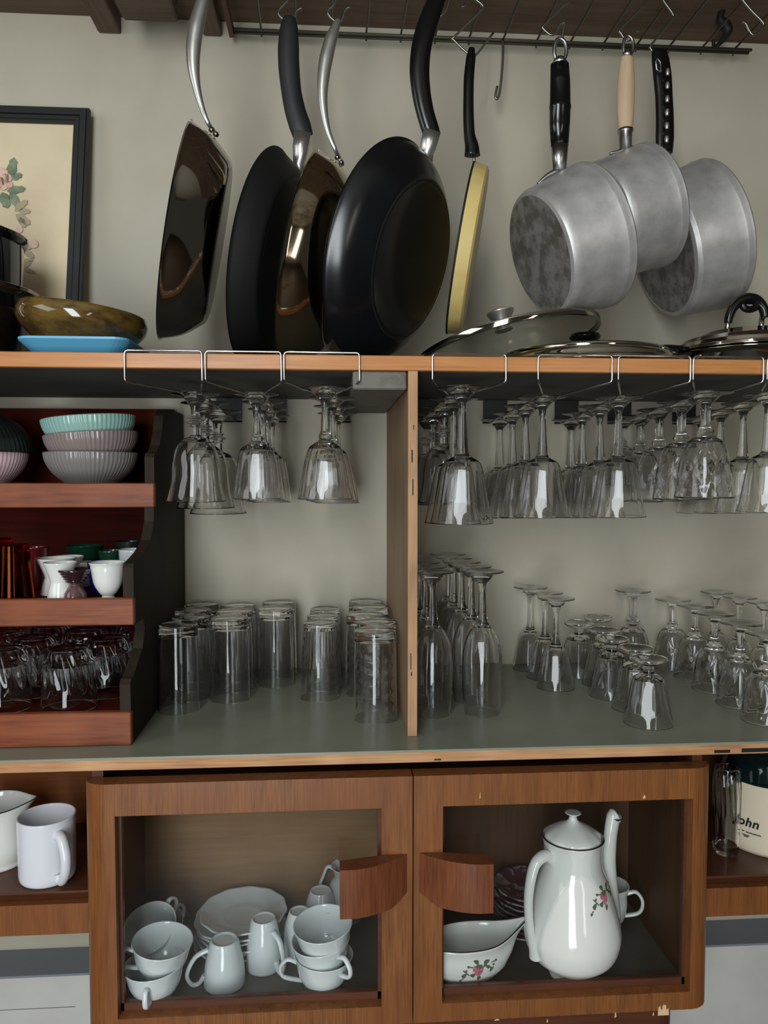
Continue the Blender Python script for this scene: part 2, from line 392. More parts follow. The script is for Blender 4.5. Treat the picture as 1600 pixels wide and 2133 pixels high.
# divider
x0 = P(850, 1150, 0).x; x1 = P(869.5, 1150, 0).x
b = MB(); b.box(x0, x1, 0.003, WY-0.001, z_ct+0.0005, z_sb-0.0005, 0)
o = b.build('upright_divider', M_div, loc=(x0, 0, z_ct)); tag(o, 'upright plywood divider standing on the counter between the two bays', 'divider')
MB().box(x0, x1, 0, 0.003, z_ct+0.0005, z_sb-0.0005).build('ply_edge', M_plyv, o)
b = MB()
for (px, py, w_, h) in ((857, 950, 5, 26), (859, 1015, 4, 34), (855, 1378, 3, 34), (856, 1404, 4, 8), (861, 890, 3, 10)):
    p = P(px, py, -0.0004); s = scl(px, py, 0)
    b.box(p.x, p.x+w_*s*0.6, -0.0005, 0.0002, p.z-h*s/2, p.z+h*s/2)
b.build('dark_gouge', M_iron, o)

# ---------------- top: plank shelf, brackets, wire grid ----------------
zp = P(480, 46, WY).z
b = MB(); b.box(-1.3, 1.3, -0.25, WY-0.001, zp, zp+0.03)
o = b.build('high_plank_shelf', M_plank, loc=(0, 0, zp)); tag(o, 'dark weathered plank shelf across the top of the wall', 'shelf')
def brk(pxl, pxr, pyb, y0, label):
    a = P(pxl, pyb, WY-0.002); c = P(pxr, pyb, WY-0.002)
    b = MB(); b.box(a.x, c.x, y0, WY-0.002, a.z, zp-0.0005, 0, 0.002)
    tag(b.build('wooden_bracket', M_oldy, loc=(a.x, WY, a.z)), label, 'bracket', 'brackets under the high plank shelf')
brk(205, 252, 69, 0.0, 'worn wooden bracket under the high shelf above the picture frame')
brk(424, 462, 75, 0.0, 'wooden bracket under the high shelf behind the first steel pan handle')
a = P(258, 44, 0.30); c = P(372, 44, 0.30)
b = MB(); b.box(a.x, c.x, 0.22, 0.30, a.z, zp-0.0005, 0, 0.003)
o = b.build('wooden_crosspiece', M_old, loc=(a.x, 0.3, a.z)); tag(o, 'grey wooden crosspiece with a dark slot between the two shelf brackets', 'crosspiece')
q = P(236, 34, 0.298); r_ = P(276, 34, 0.298)
# wire grid
YR = 0.362; zr = P(900, 84, YR).z
xg0 = P(482, 72, YR).x; xg1 = P(1560, 100, YR).x
root = thing('wire_grid_rack', 'old wire grid hung under the high plank to carry the hooks', 'rack', (xg0, YR, zr))
b = MB()
for yy in (YR, YR-0.010): b.tube([(xg0, yy, zr), (xg1, yy, zr)], 0.0026, 8)
b.tube([(xg0, 0.12, zr), (xg1, 0.12, zr)], 0.002, 8); b.tube([(xg0, 0.0, zr), (xg1, 0.0, zr)], 0.002, 8)
b.build('cross_rail', M_wired, root)
x = P(545, 82, YR).x
while x < xg1:
    MB().tube([(x, YR, zr-0.006), (x, YR-0.004, zr+0.003), (x+0.004, 0.0, zr+0.003)], 0.0019, 8).build('rod', M_wired, root); x += 0.0610
b = MB().box(xg0-0.004, xg0+0.004, 0.0, YR+0.006, zr-0.006, zr+0.012); b.build('end_rail', M_rust, root)
b = MB()
for xx in (xg0+0.02, 0.55):
    b.tube([(xx, 0.2, zr+0.003), (xx, 0.2, zp)], 0.003, 8)
b.build('hanger', M_wired, root)
# hooks
def hook(pts, Y, label, r=0.0017, name='wire_hook', smooth=5, top=True):
    w3 = [P(x, y, Y) for (x, y) in pts]
    if top:
        h = Vector((w3[0].x, Y, zr+0.005)); w3 = [h+Vector((0.012, 0, -0.002)), h+Vector((0.006, 0, 0.004)), h]+w3
    o = MB().tube(w3, r, 8, smooth_path=smooth).build(name, M_wire, loc=w3[0])
    tag(o, label, 'hook', 'wire hooks hung from the grid'); return o
YP1, YP2, YP3, YP4, YY = 0.10, 0.20, 0.13, 0.10, 0.16
hook([(603, -8), (582, 20), (582, 32), (594, 42), (606, 44), (613, 36), (619, 22), (629, 17)], YP2, 'bent wire hook through the thick dark grey pan handle')
hook([(702, -8), (684, 22), (687, 34), (698, 44), (708, 46), (715, 36), (720, 20), (729, 15)], YP3, 'bent wire hook holding the tinted steel pan with brown stains')
hook([(938, -20), (934, 8), (926, 26), (915, 34), (906, 22), (900, 0)], YP4, 'wire hook in the curved handle of the large glossy black pan')
hook([(436, -40), (430, -6), (424, 10), (415, 0), (410, -25)], YP1, 'wire hook holding the steel pan nearest the picture frame')
hook([(985, -12), (1004, 10), (1002, 22), (947, 76), (946, 84), (978, 114), (992, 114), (1028, 68)], YY, 'open triangular wire hook holding the pale yellow pan', smooth=4)
hook([(1190, -12), (1170, 16), (1134, 52), (1132, 60), (1146, 72), (1156, 70), (1166, 52), (1178, 48), (1174, 62), (1171, 82)], 0.10, 'wire hook holding the front aluminium saucepan with black grip')
hook([(1356, -12), (1330, 22), (1293, 60), (1294, 70), (1304, 84), (1313, 84), (1321, 68), (1333, 64)], 0.19, 'wire hook holding the saucepan with bare wooden grip')
hook([(1376, -14), (1384, 4), (1402, 30), (1398, 42), (1358, 92), (1356, 102), (1368, 118), (1378, 120)], 0.22, 'wire hook holding the rearmost saucepan with black flat handle')
hook([(1540, -14), (1560, 16), (1590, 48), (1586, 60), (1572, 73), (1562, 66), (1554, 50), (1546, 46)], 0.16, 'empty wire hook near the end of the grid')
hook([(985, -20), (974, 2), (968, 12), (962, 14)], 0.20, 'short empty wire hook above the yellow pan')
hook([(1048, 80), (1047, 130), (1042, 185), (1036, 206), (1032, 200), (1036, 180)], YR-0.02, 'dull long empty hook hanging close to the wall', r=0.0022, top=False)
b = MB()
a = P(1518, 4, 0.3); 
b.tube([P(1516, -2, 0.3), P(1500, 36, 0.3), P(1510, 52, 0.3), P(1516, 66, 0.3), P(1500, 90, 0.32), P(1488, 96, 0.33), P(1486, 84, 0.33)], [0.006, 0.006, 0.01, 0.008, 0.004, 0.003, 0.003], 8, smooth_path=4)
tag(b.build('iron_hook', M_iron, loc=a), 'dark iron hook hanging deep under the high plank', 'hook')

# ---------------- glass racks under the shelf ----------------
def zfoot(Y): return CZ+0.1235-0.055*Y
def XatG(px, Y): return P(px, 860, Y).x
def rack(cl, cr, f, bk, label):
    """cl, cr clip pixels; f, bk: (stem px, Y) of the front and back glass: the guides run along that line"""
    A = XatG(*f); B = XatG(*bk); k = (B-A)/(bk[1]-f[1])
    cx = lambda Y: A+k*(Y-f[1])
    xl, xr_ = P(cl, 795, -0.004).x, P(cr, 795, -0.004).x
    zt = z_st+0.0025; zb = P(cl, 795, -0.004).z
    zg = lambda Y: zfoot(Y)-0.0035
    root = thing('glass_rack', label, 'rack', (xl, 0, zb), 'under-shelf wire glass racks')
    fy = 0.055; ye = 0.372; g = 0.0135
    pts = [(cx(ye)-g, ye, zg(ye)), (cx(fy)-g, fy, zg(fy)), (xl, -0.004, zb), (xl, -0.004, zt), (xr_, -0.004, zt), (xr_, -0.004, zb), (cx(fy)+g, fy, zg(fy)), (cx(ye)+g, ye, zg(ye))]
    b = MB(); r = 0.0014
    out = []
    for i, p in enumerate(pts):      # small rounded corners
        p = Vector(p)
        if 0 < i < len(pts)-1:
            a = (Vector(pts[i-1])-p).normalized(); c = (Vector(pts[i+1])-p).normalized()
            out += [p+a*0.004, p+a*0.0012+c*0.0012, p+c*0.004]
        else: out.append(p)
    b.tube(out, r, 8); b.build('guide_wire', M_chrome, root)
    b = MB(); b.box(cx(ye)-0.022, cx(ye)+0.022, ye, ye+0.004, zg(ye)+0.004, z_sb-0.001)
    b.tube([(cx(ye)-0.024, ye-0.002, zg(ye)), (cx(ye)+0.024, ye-0.002, zg(ye))], 0.0016, 8)
    b.build('back_plate', M_blkw, root)
RK = [
 (260, 421, (407, .085), (453, .26), 'chrome wire rack nearest the mahogany tiered unit'),
 (428, 586, (535, .09), (563, .31), 'chrome wire rack between the two others above the tumblers'),
 (592, 749, (678, .035), (700, .31), 'chrome wire rack beside the worn grey batten'),
 (901, 1054, (963, .02), (893, .34), 'chrome wire rack next to the divider holding knobbed goblets'),
 (1121, 1275, (1130, .10), (1040, .345), 'second chrome wire rack after the divider'),
 (1288, 1438, (1289, .10), (1190, .345), 'third chrome wire rack after the divider'),
 (1444, 1590, (1470, .05), (1301, .35), 'fourth chrome wire rack holding cut crystal glasses'),
 (1598, 1750, (1549, .13), (1440, .34), 'last chrome wire rack at the photo edge holding tall goblets')]
for r_ in RK: rack(*r_)
# ---------------- glassware ----------------
ORD = ['foremost', 'second', 'third', 'fourth', 'fifth', 'sixth', 'seventh', 'eighth']
def flute_mod(k, z0, z1, a0, a1, sharp=1.0, tw=0.0):
    def f(phi, z, i):
        t = (z-z0)/(z1-z0)
        if t <= 0 or t >= 1.0: return 1.0
        return 1 - (a0+(a1-a0)*t)*abs(math.sin(phi*k/2+tw*z))**sharp*min(1, t*8, (1-t)*8)
    return f
def poly_mod(k, z0, z1, a=1.0, fade=.18):
    h = math.pi/k
    def f(phi, z, i):
        t = (z-z0)/(z1-z0)
        if t <= 0 or t >= 1: return 1.0
        u = (phi % (2*h))-h
        return 1-a*min(1, t/fade, (1-t)*8)*(1-math.cos(h)/math.cos(u))
    f.poly = True
    return f
def cross_mod(k, z0, z1, a):
    def f(phi, z, i):
        t = (z-z0)/(z1-z0)
        if t <= 0 or t >= 1: return 1.0
        u = phi*k/(2*math.pi)
        d1 = abs(((u+t*1.15) % 1)-0.5); d2 = abs(((u-t*1.15) % 1)-0.5)
        return 1 - a*max(0, 1-d1/0.10) - a*max(0, 1-d2/0.10)
    return f
def interp(prof, n):
    out = []
    for i in range(len(prof)-1):
        for t in range(n):
            k = t/n; out.append((prof[i][0]+(prof[i+1][0]-prof[i][0])*k, prof[i][1]+(prof[i+1][1]-prof[i][1])*k))
    out.append(prof[-1]); return out
def smooth_prof(p, n):     # catmull-rom through (r,z)
    out = []
    for i in range(len(p)-1):
        p0, p1, p2, p3 = p[max(0, i-1)], p[i], p[i+1], p[min(len(p)-1, i+2)]
        for s_ in range(n):
            t = s_/n
            out.append(tuple(0.5*((2*b)+(c-a)*t+(2*a-5*b+4*c-d)*t*t+(3*b-a-3*c+d)*t**3) for a, b, c, d in zip(p0, p1, p2, p3)))
    out.append(p[-1]); return [(max(0, r), z) for r, z in out]
KO, KI = .55, .25
def goblet(name, bowl, stem, foot, t=0.0016, mod=None, n=48, sub=4, smod=None, mt=None, smoothb=True, floor_t=0.006):
    """inverted: rim at z=0. bowl: outer (r,z) from rim up; stem: (r,z) from bowl to foot; foot: (r,z) out and over"""
    mt = mt or M_glass
    root = thing(name, 'clear glass', 'glass', (0, 0, 0))
    ob = smooth_prof(bowl, sub) if smoothb else interp(bowl, sub)
    zb = bowl[-1][1]
    inner = [(max(0.001, r-t), z) for r, z in ob if z < zb-floor_t-0.004 and r-t > 0.003]
    top = inner[-1] if inner else (0.01, zb-floor_t)
    inn = [(0, zb-floor_t), (top[0]*0.5, zb-floor_t-0.0012)]+inner[::-1]
    inn = [p if p[1] > 0 else (p[0], 0.0004) for p in inn]
    nin = len(inn)
    prof = inn+[(ob[0][0]-t*0.5, -0.0003+0.0003)]+ob
    m = (lambda phi, z, i: 1-(1-mod(phi, z, i))*((1.0 if i > nin else .8) if hasattr(mod, 'poly') else (KO if i > nin else KI))) if mod else None
    MB().lathe(prof, n, m).build('bowl', mt, root)
    st = smooth_prof(stem, 4)
    MB().lathe(st, 24 if smod else 20, smod).build('stem', mt, root)
    MB().lathe(foot, n if n < 50 else 48).build('foot', mt, root)
    return root
def foot_prof(r, z0, h, rs, t=0.0016):
    """cone-like foot, stem radius rs at z0, plate at z0+h (top surface, seen inverted)"""
    return smooth_prof([(rs, z0), (rs*1.7, z0+h*0.30), (r*0.55, z0+h*0.72), (r*0.97, z0+h-t*1.1), (r, z0+h-t*0.5)], 3)+[(r*0.97, z0+h), (r*0.5, z0+h-0.0012), (0, z0+h-0.002)]
ONCE = {}
def proto(key, fn):
    if key not in ONCE: ONCE[key] = [fn(), 0]
    return ONCE[key]
def put(key, fn, loc, label, group, rz=0.0, s=1.0):
    if key in ('W', 'V', 'V2', 'G', 'S'):
        k = 9 if key == 'S' else 12
        n0 = -math.pi/2+(math.atan2(CP.x-loc[0], loc[1]-CP.y)+math.atan2(-.48-loc[0], loc[1]+2.35))/2
        rz = n0-math.pi/k+(rz*.8 if loc[1] > .13 else 0)
    e = proto(key, fn)
    if e[1] == 0:
        o = e[0]; o.location = loc; o.rotation_euler = (0, 0, rz); o['label'] = label; o['group'] = group; o.scale = (s, s, s)
    else: o = dup(e[0], loc, label, rz, (s, s, s), group)
    e[1] += 1; return o
octa = lambda phi, z, i: 1-0.07*abs(math.sin(phi*4))
def mk_W():
    H = .186
    return goblet('wine_glass', [(.0437, 0), (.0385, .028), (.0335, .055), (.0285, .078), (.0225, .086), (.012, .0915), (.0092, .096)],
        [(.0092, .096), (.0078, .110), (.0062, .135), (.0052, .155), (.0060, .166)], foot_prof(.0365, .166, .020, .0060),
        mod=poly_mod(12, .002, .0925, 1.3, .25), n=120, smod=octa)
def mk_K():
    return goblet('wine_glass', [(.0425, 0), (.0395, .008), (.0350, .03), (.0330, .055), (.0280, .076), (.0180, .0885), (.0095, .0925), (.0068, .0950)],
        [(.0068, .0950), (.0066, .1035), (.0068, .1055), (.0105, .1065), (.0072, .1085), (.0078, .1100), (.0135, .1125), (.0078, .1155), (.0072, .1170), (.0105, .1190), (.0068, .1205), (.0060, .126), (.0072, .136)],
        foot_prof(.0345, .136, .018, .0072), n=48)
def mk_V():
    return goblet('wine_glass', [(.0345, 0), (.0322, .018), (.0290, .045), (.0262, .062), (.0225, .072), (.0130, .0785), (.0085, .0815)],
        [(.0085, .0815), (.0098, .086), (.0066, .092), (.0052, .105), (.0056, .120), (.0070, .132)], foot_prof(.0315, .132, .018, .0070),
        mod=poly_mod(12, .002, .080, 1.3, .25), n=108, smod=octa)
def mk_V2():
    return goblet('wine_glass', [(.0385, 0), (.0345, .022), (.0290, .050), (.0235, .068), (.0195, .0735), (.0110, .0790), (.0080, .0815)],
        [(.0080, .0815), (.0100, .086), (.0070, .093), (.0056, .108), (.0052, .125), (.0064, .134)], foot_prof(.0335, .134, .018, .0064),
        mod=poly_mod(12, .002, .080, 1.3, .25), n=108, smod=octa)
def mk_C():
    return goblet('wine_glass', [(.0405, 0), (.0378, .020), (.0345, .045), (.0305, .064), (.0250, .077), (.0150, .0855), (.0095, .0890)],
        [(.0095, .0890), (.0120, .0935), (.0082, .0985), (.0066, .106), (.0066, .125), (.0074, .131)], foot_prof(.0365, .131, .017, .0074),
        mod=cross_mod(7, .012, .082, .055), n=140, sub=6, smod=octa)
def mk_F():
    return goblet('champagne_flute', [(.0262, 0), (.0285, .020), (.0303, .055), (.0300, .085), (.0262, .108), (.0185, .1235), (.0112, .132), (.0088, .138)],
        [(.0088, .138), (.0072, .148), (.0058, .165), (.0052, .185), (.0072, .196)], foot_prof(.0318, .196, .018, .0072),
        mod=flute_mod(12, .070, .136, .01, .07), n=72, smod=octa)
def mk_G():
    return goblet('wine_glass', [(.0300, 0), (.0268, .020), (.0232, .040), (.0205, .052), (.0160, .059), (.0090, .0655), (.0066, .070)],
        [(.0066, .070), (.0050, .080), (.0040, .100), (.0044, .115), (.0072, .126)], foot_prof(.0285, .126, .014, .0072),
        mod=poly_mod(12, .004, .066, 1.2, .3), n=84)
def mk_S():
    return goblet('sherbet_glass', [(.0360, 0), (.0325, .022), (.0275, .048), (.0240, .062), (.0195, .069), (.0120, .073), (.0085, .0745)],
        [(.0085, .0745), (.0080, .080), (.0090, .086)], smooth_prof([(.0090, .086), (.0200, .0890), (.0262, .0925), (.0275, .0950)], 3)+[(.0268, .0975), (.0240, .0960), (.0150, .0925), (0, .0915)],
        mod=poly_mod(9, .012, .072, 1.3, .12), n=108)
def mk_T():
    return goblet('wine_glass', [(.0300, 0), (.0300, .030), (.0285, .052), (.0230, .068), (.0130, .076), (.0085, .079)],
        [(.0085, .079), (.0070, .082), (.0132, .0875), (.0075, .093), (.0060, .100), (.0062, .120), (.0085, .132)], foot_prof(.0320, .132, .012, .0085),
        mod=flute_mod(10, .01, .07, .01, .06), n=60)
WQ = 'hanging stemmed glasses'
RX = []
def relax(items, xmin, xmax, ymin, ymax, it=200):
    for _ in range(it):
        for a in range(len(items)):
            for c in range(a+1, len(items)):
                A, ra = items[a]; B, rb = items[c]; d = Vector((B.location.x-A.location.x, B.location.y-A.location.y))
                gap = ra+rb+.0012-d.length
                if gap > 0:
                    u = d.normalized() if d.length > 1e-5 else Vector((0, 1)); wa = .25 if A.location.y < B.location.y else .75
                    A.location.x -= u.x*gap*wa; A.location.y -= u.y*gap*wa; B.location.x += u.x*gap*(1-wa); B.location.y += u.y*gap*(1-wa)
        for o, r in items:
            o.location.y = max(ymin+r, min(ymax-r, o.location.y)); lo, hi = (xmin, xmax) if not callable(xmin) else xmin(o)
            o.location.x = max(lo+r, min(hi-r, o.location.x))
def hang(key, fn, H, px, Y, label, s=1.0, rz=0.0):
    z = zfoot(Y)-H*s; p = P(px, 860, Y)
    put(key, fn, (p.x, Y, z), label, WQ, rz, s)
for i, (px, Y) in enumerate([(407, .085), (427, .172), (453, .262)]):
    hang('K', mk_K, .154, px, Y, f'clear goblet with ringed knob stem hanging {ORD[i]} back in the rack by the mahogany unit', 1+.05*i)
for i, (px, Y) in enumerate([(535, .085), (547, .160), (557, .235), (565, .310)]):
    hang('V', mk_V, .150, px, Y, f'small fluted wine glass hanging {ORD[i]} back in the middle rack above the tumblers', 1, .1*i)
for i, (px, Y) in enumerate([(677, .035), (691, .118), (697, .200), (702, .282)]):
    hang('V2', mk_V2, .152, px, Y, f'flared fluted wine glass hanging {ORD[i]} back in the rack beside the grey batten', 1, .1*i)
for i, (px, Y) in enumerate([(963, .020), (946, .112)]):
    hang('W', mk_W, .186, px, Y, f'tall fluted wine glass hanging {ORD[i]} back in the rack next to the divider', 1, .07*i)
for i, (px, Y) in enumerate([(926, .198), (904, .275), (890, .345)]):
    hang('K', mk_K, .154, px, Y, f'knobbed goblet hanging {ORD[i+2]} back in the rack next to the divider', 1)
for i, (px, Y) in enumerate([(1130, .094), (1095, .179), (1068, .264), (1041, .348)]):
    hang('W', mk_W, .186, px, Y, f'tall fluted wine glass hanging {ORD[i]} back in the second rack after the divider', .955, .05*i)
for i, (px, Y) in enumerate([(1289, .094), (1250, .179), (1213, .264), (1190, .348)]):
    hang('W', mk_W, .186, px, Y, f'tall fluted wine glass hanging {ORD[i]} back in the third rack after the divider', .955, .09*i)
for i, (px, Y) in enumerate([(1470, .045), (1420, .129), (1374, .213), (1335, .297), (1301, .356)]):
    hang('C', mk_C, .148, px, Y, f'cut crystal glass with crossed lines hanging {ORD[i]} back in the fourth rack after the divider', 1.02 if i < 4 else .8, .2+.13*i)
for i, (px, Y) in enumerate([(1600, .055), (1549, .14), (1502, .225), (1462, .31)]):
    hang('W', mk_W, .186, px, Y, f'tall fluted wine glass hanging {ORD[i]} back in the last rack at the photo edge', .92, .03*i)
# standing stemmed glasses, upside down on the counter
def stand(key, fn, px, pyfront, rim, label, group, s=1.0, rz=0.0):
    Y = pyfront if pyfront < 1 else G(px, pyfront, z_ct).y+rim*s
    q = P(px, 1400, Y)
    Y = min(Y, WY-rim*s-0.002)
    o = put(key, fn, (q.x, Y, z_ct+0.0004), label, group, rz, s); RX.append([o, (.0318 if key == 'F' else rim*s*.985)])
FQ = 'upturned champagne flutes by the divider'
for i, (px, py) in enumerate([(1004, .100), (981, .1645), (961, .229), (945, .2935), (933, .357)]):
    stand('F', mk_F, px, py, .0262, f'upturned champagne flute {ORD[i]} in the row farther from the divider', FQ, 1, .05*i)
for i, (px, py) in enumerate([(901, .100), (888, .1645), (877, .229)]):
    stand('F', mk_F, px, py, .0262, f'upturned champagne flute {ORD[i]} in the row touching the divider', FQ, 1, .05*i)
for i, (px, py) in enumerate([(1157, 1442), (1126, 1414), (1100, 1391)]):
    stand('G', mk_G, px, py, .030, f'upturned slim stemmed wine glass {ORD[i]} in the row of three beside the flutes', 'upturned slim wine glasses', 1.08, .07*i)
for i, (px, py) in enumerate([(1365, 1533), (1326, 1495), (1282, 1466), (1254, 1438), (1228, 1413), (1207, 1394)]):
    stand('S', mk_S, px, py, .036, f'upturned short footed sherbet glass {ORD[i]} in the diagonal row from the counter edge', 'upturned sherbet glasses', .97, .11*i)
stand('T', mk_T, 1303, 1398, .030, 'lone upturned wine glass with ball knob stem near the wall behind the sherbet glasses', 'odd upturned glass')
for i, (px, py) in enumerate([(1598, 1516), (1541, 1480), (1487, 1448), (1444, 1420), (1404, 1402)]):
    stand('C', mk_C, px, py, .0405, f'upturned cut crystal wine glass {ORD[i]} in the front row by the photo edge', 'upturned cut crystal glasses', .86, .2*i)
for i, (px, py) in enumerate([(1590, 1434), (1538, 1414), (1490, 1396)]):
    stand('G', mk_G, px, py, .030, f'upturned slim glass {ORD[i]} in the row behind the cut crystal glasses', 'upturned slim glasses at the wall', 1.0, .2*i)

# tumblers
def tumbler(name, H, r0, r1, base, t=0.0018, mod=None, n=48, sub=8, mt=None, extra=None):
    """inverted: rim r0 at z=0, base r1 at z=H, base thickness"""
    mt = mt or M_glass
    o = interp([(r0, 0), (r1, H-0.003)], sub)+[(r1*0.985, H-0.0008), (r1*0.9, H)]
    if extra: o = [(extra(r, z), z) for r, z in o]
    inn = [(0, H-base), (r1*0.7, H-base-0.001), (r1-t*1.4, H-base-0.004)]+[(r-t, z) for r, z in interp([(r1, H-base-0.006), (r0, 0.0)], 5)][1:]
    nin = len(inn)
    prof = inn+[(r0-t*0.5, 0)]+o+[(r1*0.6, H-0.0012), (0, H-0.0015)]
    nl = len(prof)-2
    m = (lambda phi, z, i: (mod(phi, z, i) if nin < i < nl else 1-(1-mod(phi, z, i))*.5)) if mod else None
    return MB().lathe(prof, n, m).build(name, mt, loc=(0, 0, 0))
def putm(key, fn, loc, label, group, rz=0.0, s=(1, 1, 1), cat='glass'):
    if key not in ONCE:
        o = fn(); ONCE[key] = [o, 1]; tag(o, label, cat, group)
    else:
        o = ONCE[key][0].copy(); scene.collection.objects.link(o); o['label'] = label; o['group'] = group
    o.location = loc; o.rotation_euler = (0, 0, rz); o.scale = s; return o
def standt(key, fn, px, py, rim, label, group, rz=0.0, s=1.0):
    Y = py if py < 1 else min(G(px, py, z_ct).y+rim*s, WY-rim*s-0.002); q = P(px, 1400, Y)
    o = putm(key, fn, (q.x, Y, z_ct+0.0004), label, group, rz, (s, s, s)); RX.append([o, rim*s])
mA = lambda: tumbler('tumbler', .131, .0315, .0290, .013, n=64, mod=lambda phi, z, i: 1-0.008*abs(math.sin(phi*10)) if .02 < z < .115 else 1)
mB = lambda: tumbler('tumbler', .131, .0315, .0300, .014, n=96, sub=10, mod=flute_mod(16, .05, .134, .0, .035))
mD = lambda: tumbler('tumbler', .122, .0315, .0262, .008, n=112, sub=12, mod=flute_mod(28, .060, .121, .028, .028))
def bub(phi, z, i):
    c = 1.0
    for k in range(5):
        d = math.hypot((((phi*5/(2*math.pi)) % 1)-0.5)*0.038/1.0, (z-(.018+.0185*k)))
        if d < 0.0085: c -= 0.045*math.cos(d/0.0085*math.pi/2)
    return c
mE = lambda: tumbler('tumbler', .131, .0325, .0305, .012, n=140, sub=44, mod=bub)
TQ = 'upturned tall tumblers between the mahogany unit and the divider'
standt('A', mA, 372, 1487, .0315, 'plain upturned tall tumbler with thick base foremost beside the mahogany unit', TQ)
for i, (px, py) in enumerate([(390, .195), (403, .259), (418, .323)]):
    standt('B', mB, px, py, .0315, f'upturned faceted tall tumbler {ORD[i+1]} back in the row beside the mahogany unit', TQ, .1*i)
for i, (px, py) in enumerate([(479, .199), (490, .263), (499, .327)]):
    standt('B', mB, px, py, .0315, f'upturned faceted tall tumbler {ORD[i]} back in the second row from the mahogany unit', TQ, .1*i)
for i, (px, py) in enumerate([(574, .285), (582, .350)]):
    standt('B', mB, px, py, .0315, f'upturned faceted tall tumbler {ORD[i]} back in the short middle row by the wall', TQ, .1*i)
for i, (px, py) in enumerate([(666, .199), (673, .263), (678, .327)]):
    standt('D', mD, px, py, .0315, f'upturned tumbler ribbed around its upper half {ORD[i]} back in its row', TQ, .1*i)
for i, (px, py) in enumerate([(782, .085), (784, .152), (760, .218), (772, .284), (762, .350)]):
    standt('E', mE, px, py, .0325, f'upturned tall tumbler with drop shaped dents {ORD[i]} back beside the divider', TQ, .95+.03*i)

xdl, xdr = P(850, 1150, 0).x-.001, P(869.5, 1150, 0).x+.001
XU_ = P(272, 1512, -0.010).x
relax(RX, lambda o: (XU_+.001, xdl) if o.location.x < xdl else (xdr, 2), None, .0, WY-.001)
# ---------------- mahogany tiered unit ----------------
XU = P(272, 1512, -0.010).x          # outer face of the side panel
def zat(py, Y, px=300): return P(px, py, Y).z
YT = {1: .143, 2: .013, 3: -.010}
z1t, z1b = zat(1006, .143), zat(1057, .143); z2t, z2b = zat(1246, .013), zat(1302, .013); z3t, z3b = zat(1483, -.01), z_ct+0.0006
unit = thing('tiered_shelf_unit', 'dark mahogany three tier display unit standing on the counter', 'shelf unit', (XU, 0.1, z_ct))
prof = [(0.38, z3b), (-.006, z3b), (-.008, zat(1425, -.008)), (-.002, zat(1412, 0)), (.006, zat(1412, 0)), (.020, zat(1395, .02)),
        (.060, zat(1350, .06)), (.075, zat(1310, .07)), (.068, zat(1290, .06)), (.045, z2b), (.016, z2b), (.016, zat(1182, .016)), (.020, zat(1174, .02)), (.030, zat(1170, .03)),
        (.075, zat(1152, .07)), (.118, zat(1125, .12)), (.140, zat(1085, .14)), (.142, z1b), (.147, z1b), (.147, zat(952, .147)), (.152, zat(944, .15)), (.165, zat(942, .16)), (.185, zat(928, .18)),
        (.205, zat(895, .20)), (.215, zat(865, .21)), (.235, zat(853, .23)), (.27, zat(852, .27)), (.38, zat(862, .37))]
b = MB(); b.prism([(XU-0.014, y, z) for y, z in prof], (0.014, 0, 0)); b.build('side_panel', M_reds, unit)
XUL = -0.95
b = MB(); b.box(XUL, XU-0.014, .366, .376, z3b, zat(852, .366)); b.build('back_panel', M_redb, unit)
for (k, zt, zb_) in ((1, z1t, z1b), (2, z2t, z2b), (3, z3t, z3b)):
    b = MB(); yb = YT[k]
    xr_ = XU+0.0005 if k > 1 else XU-0.003
    b.box(XUL, XU+0.0005, yb, yb+0.012, zb_, zt, 0, 0.0015); b.build('front_board', M_redf, unit)
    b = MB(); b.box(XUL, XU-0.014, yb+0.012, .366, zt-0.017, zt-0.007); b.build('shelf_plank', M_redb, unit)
zs1, zs2, zs3 = z1t-0.0068, z2t-0.0068, z3t-0.0068

# ribbed bowls
def bowl_prof(R, h, rf, t=0.003):
    o = smooth_prof([(rf, 0.0), (rf+.004, .003), (R*.80, h*.38), (R*.955, h*.72), (R, h)], 5)
    i = [(max(0.002, r-t), z+0.003*(1-z/h)) for r, z in o[1:]][::-1]
    return [(0, .001), (rf*.9, .001), (rf*.93, 0)]+o+[(R-t*.5, h+.0012)]+i+[(0, .005)]
def ribbed(R, h, rf, k=64, a=.016):
    n = k*5
    return lambda: MB().lathe(bowl_prof(R, h, rf), n, lambda phi, z, i: 1-a*(0.5+0.5*math.cos(phi*k))*(1 if .004 < z < h+.0005 and i < 28 else 0))
def bowl(px, py, Y, R, h, rf, m, label, tilt=(0, 0), grp=None, cat='bowl', name='ribbed_bowl', z=None, group='ribbed bowls on the top tier'):
    c = P(px, py, Y)
    if z is not None: c.z = z
    mb = ribbed(R, h, rf)()
    o = mb.build(name, m, loc=(0, 0, 0)); o.location = c; o.rotation_euler = (math.radians(tilt[0]), math.radians(tilt[1]), 0)
    return tag(o, label, cat, group)
Yb = 0.255
s_ = scl(190, 950, Yb)
bowl(191, 990, Yb, 94*s_, .054, .034, M_greyb, 'grey ribbed bowl lowest of the three stacked on the top tier', z=zs1+0.0004)
bowl(196, 990, Yb, 94*s_, .054, .034, M_taupe, 'taupe ribbed bowl between the mint and grey bowls', tilt=(0, -4), z=zs1+0.031)
bowl(192, 990, Yb, 94*s_, .054, .034, M_mint, 'mint green ribbed bowl topmost of the stack', tilt=(0, -4.5), z=zs1+0.0565)
bowl(-38, 990, Yb, 90*s_, .054, .034, M_pinkb, 'pale pink ribbed bowl cut by the photo edge', z=zs1+0.0004)
c = P(-60, 990, Yb); o = ribbed(122*s_, .066, .04)().build('ribbed_bowl', M_darkg, loc=(0, 0, 0)); o.rotation_euler = (0, 0, 0)
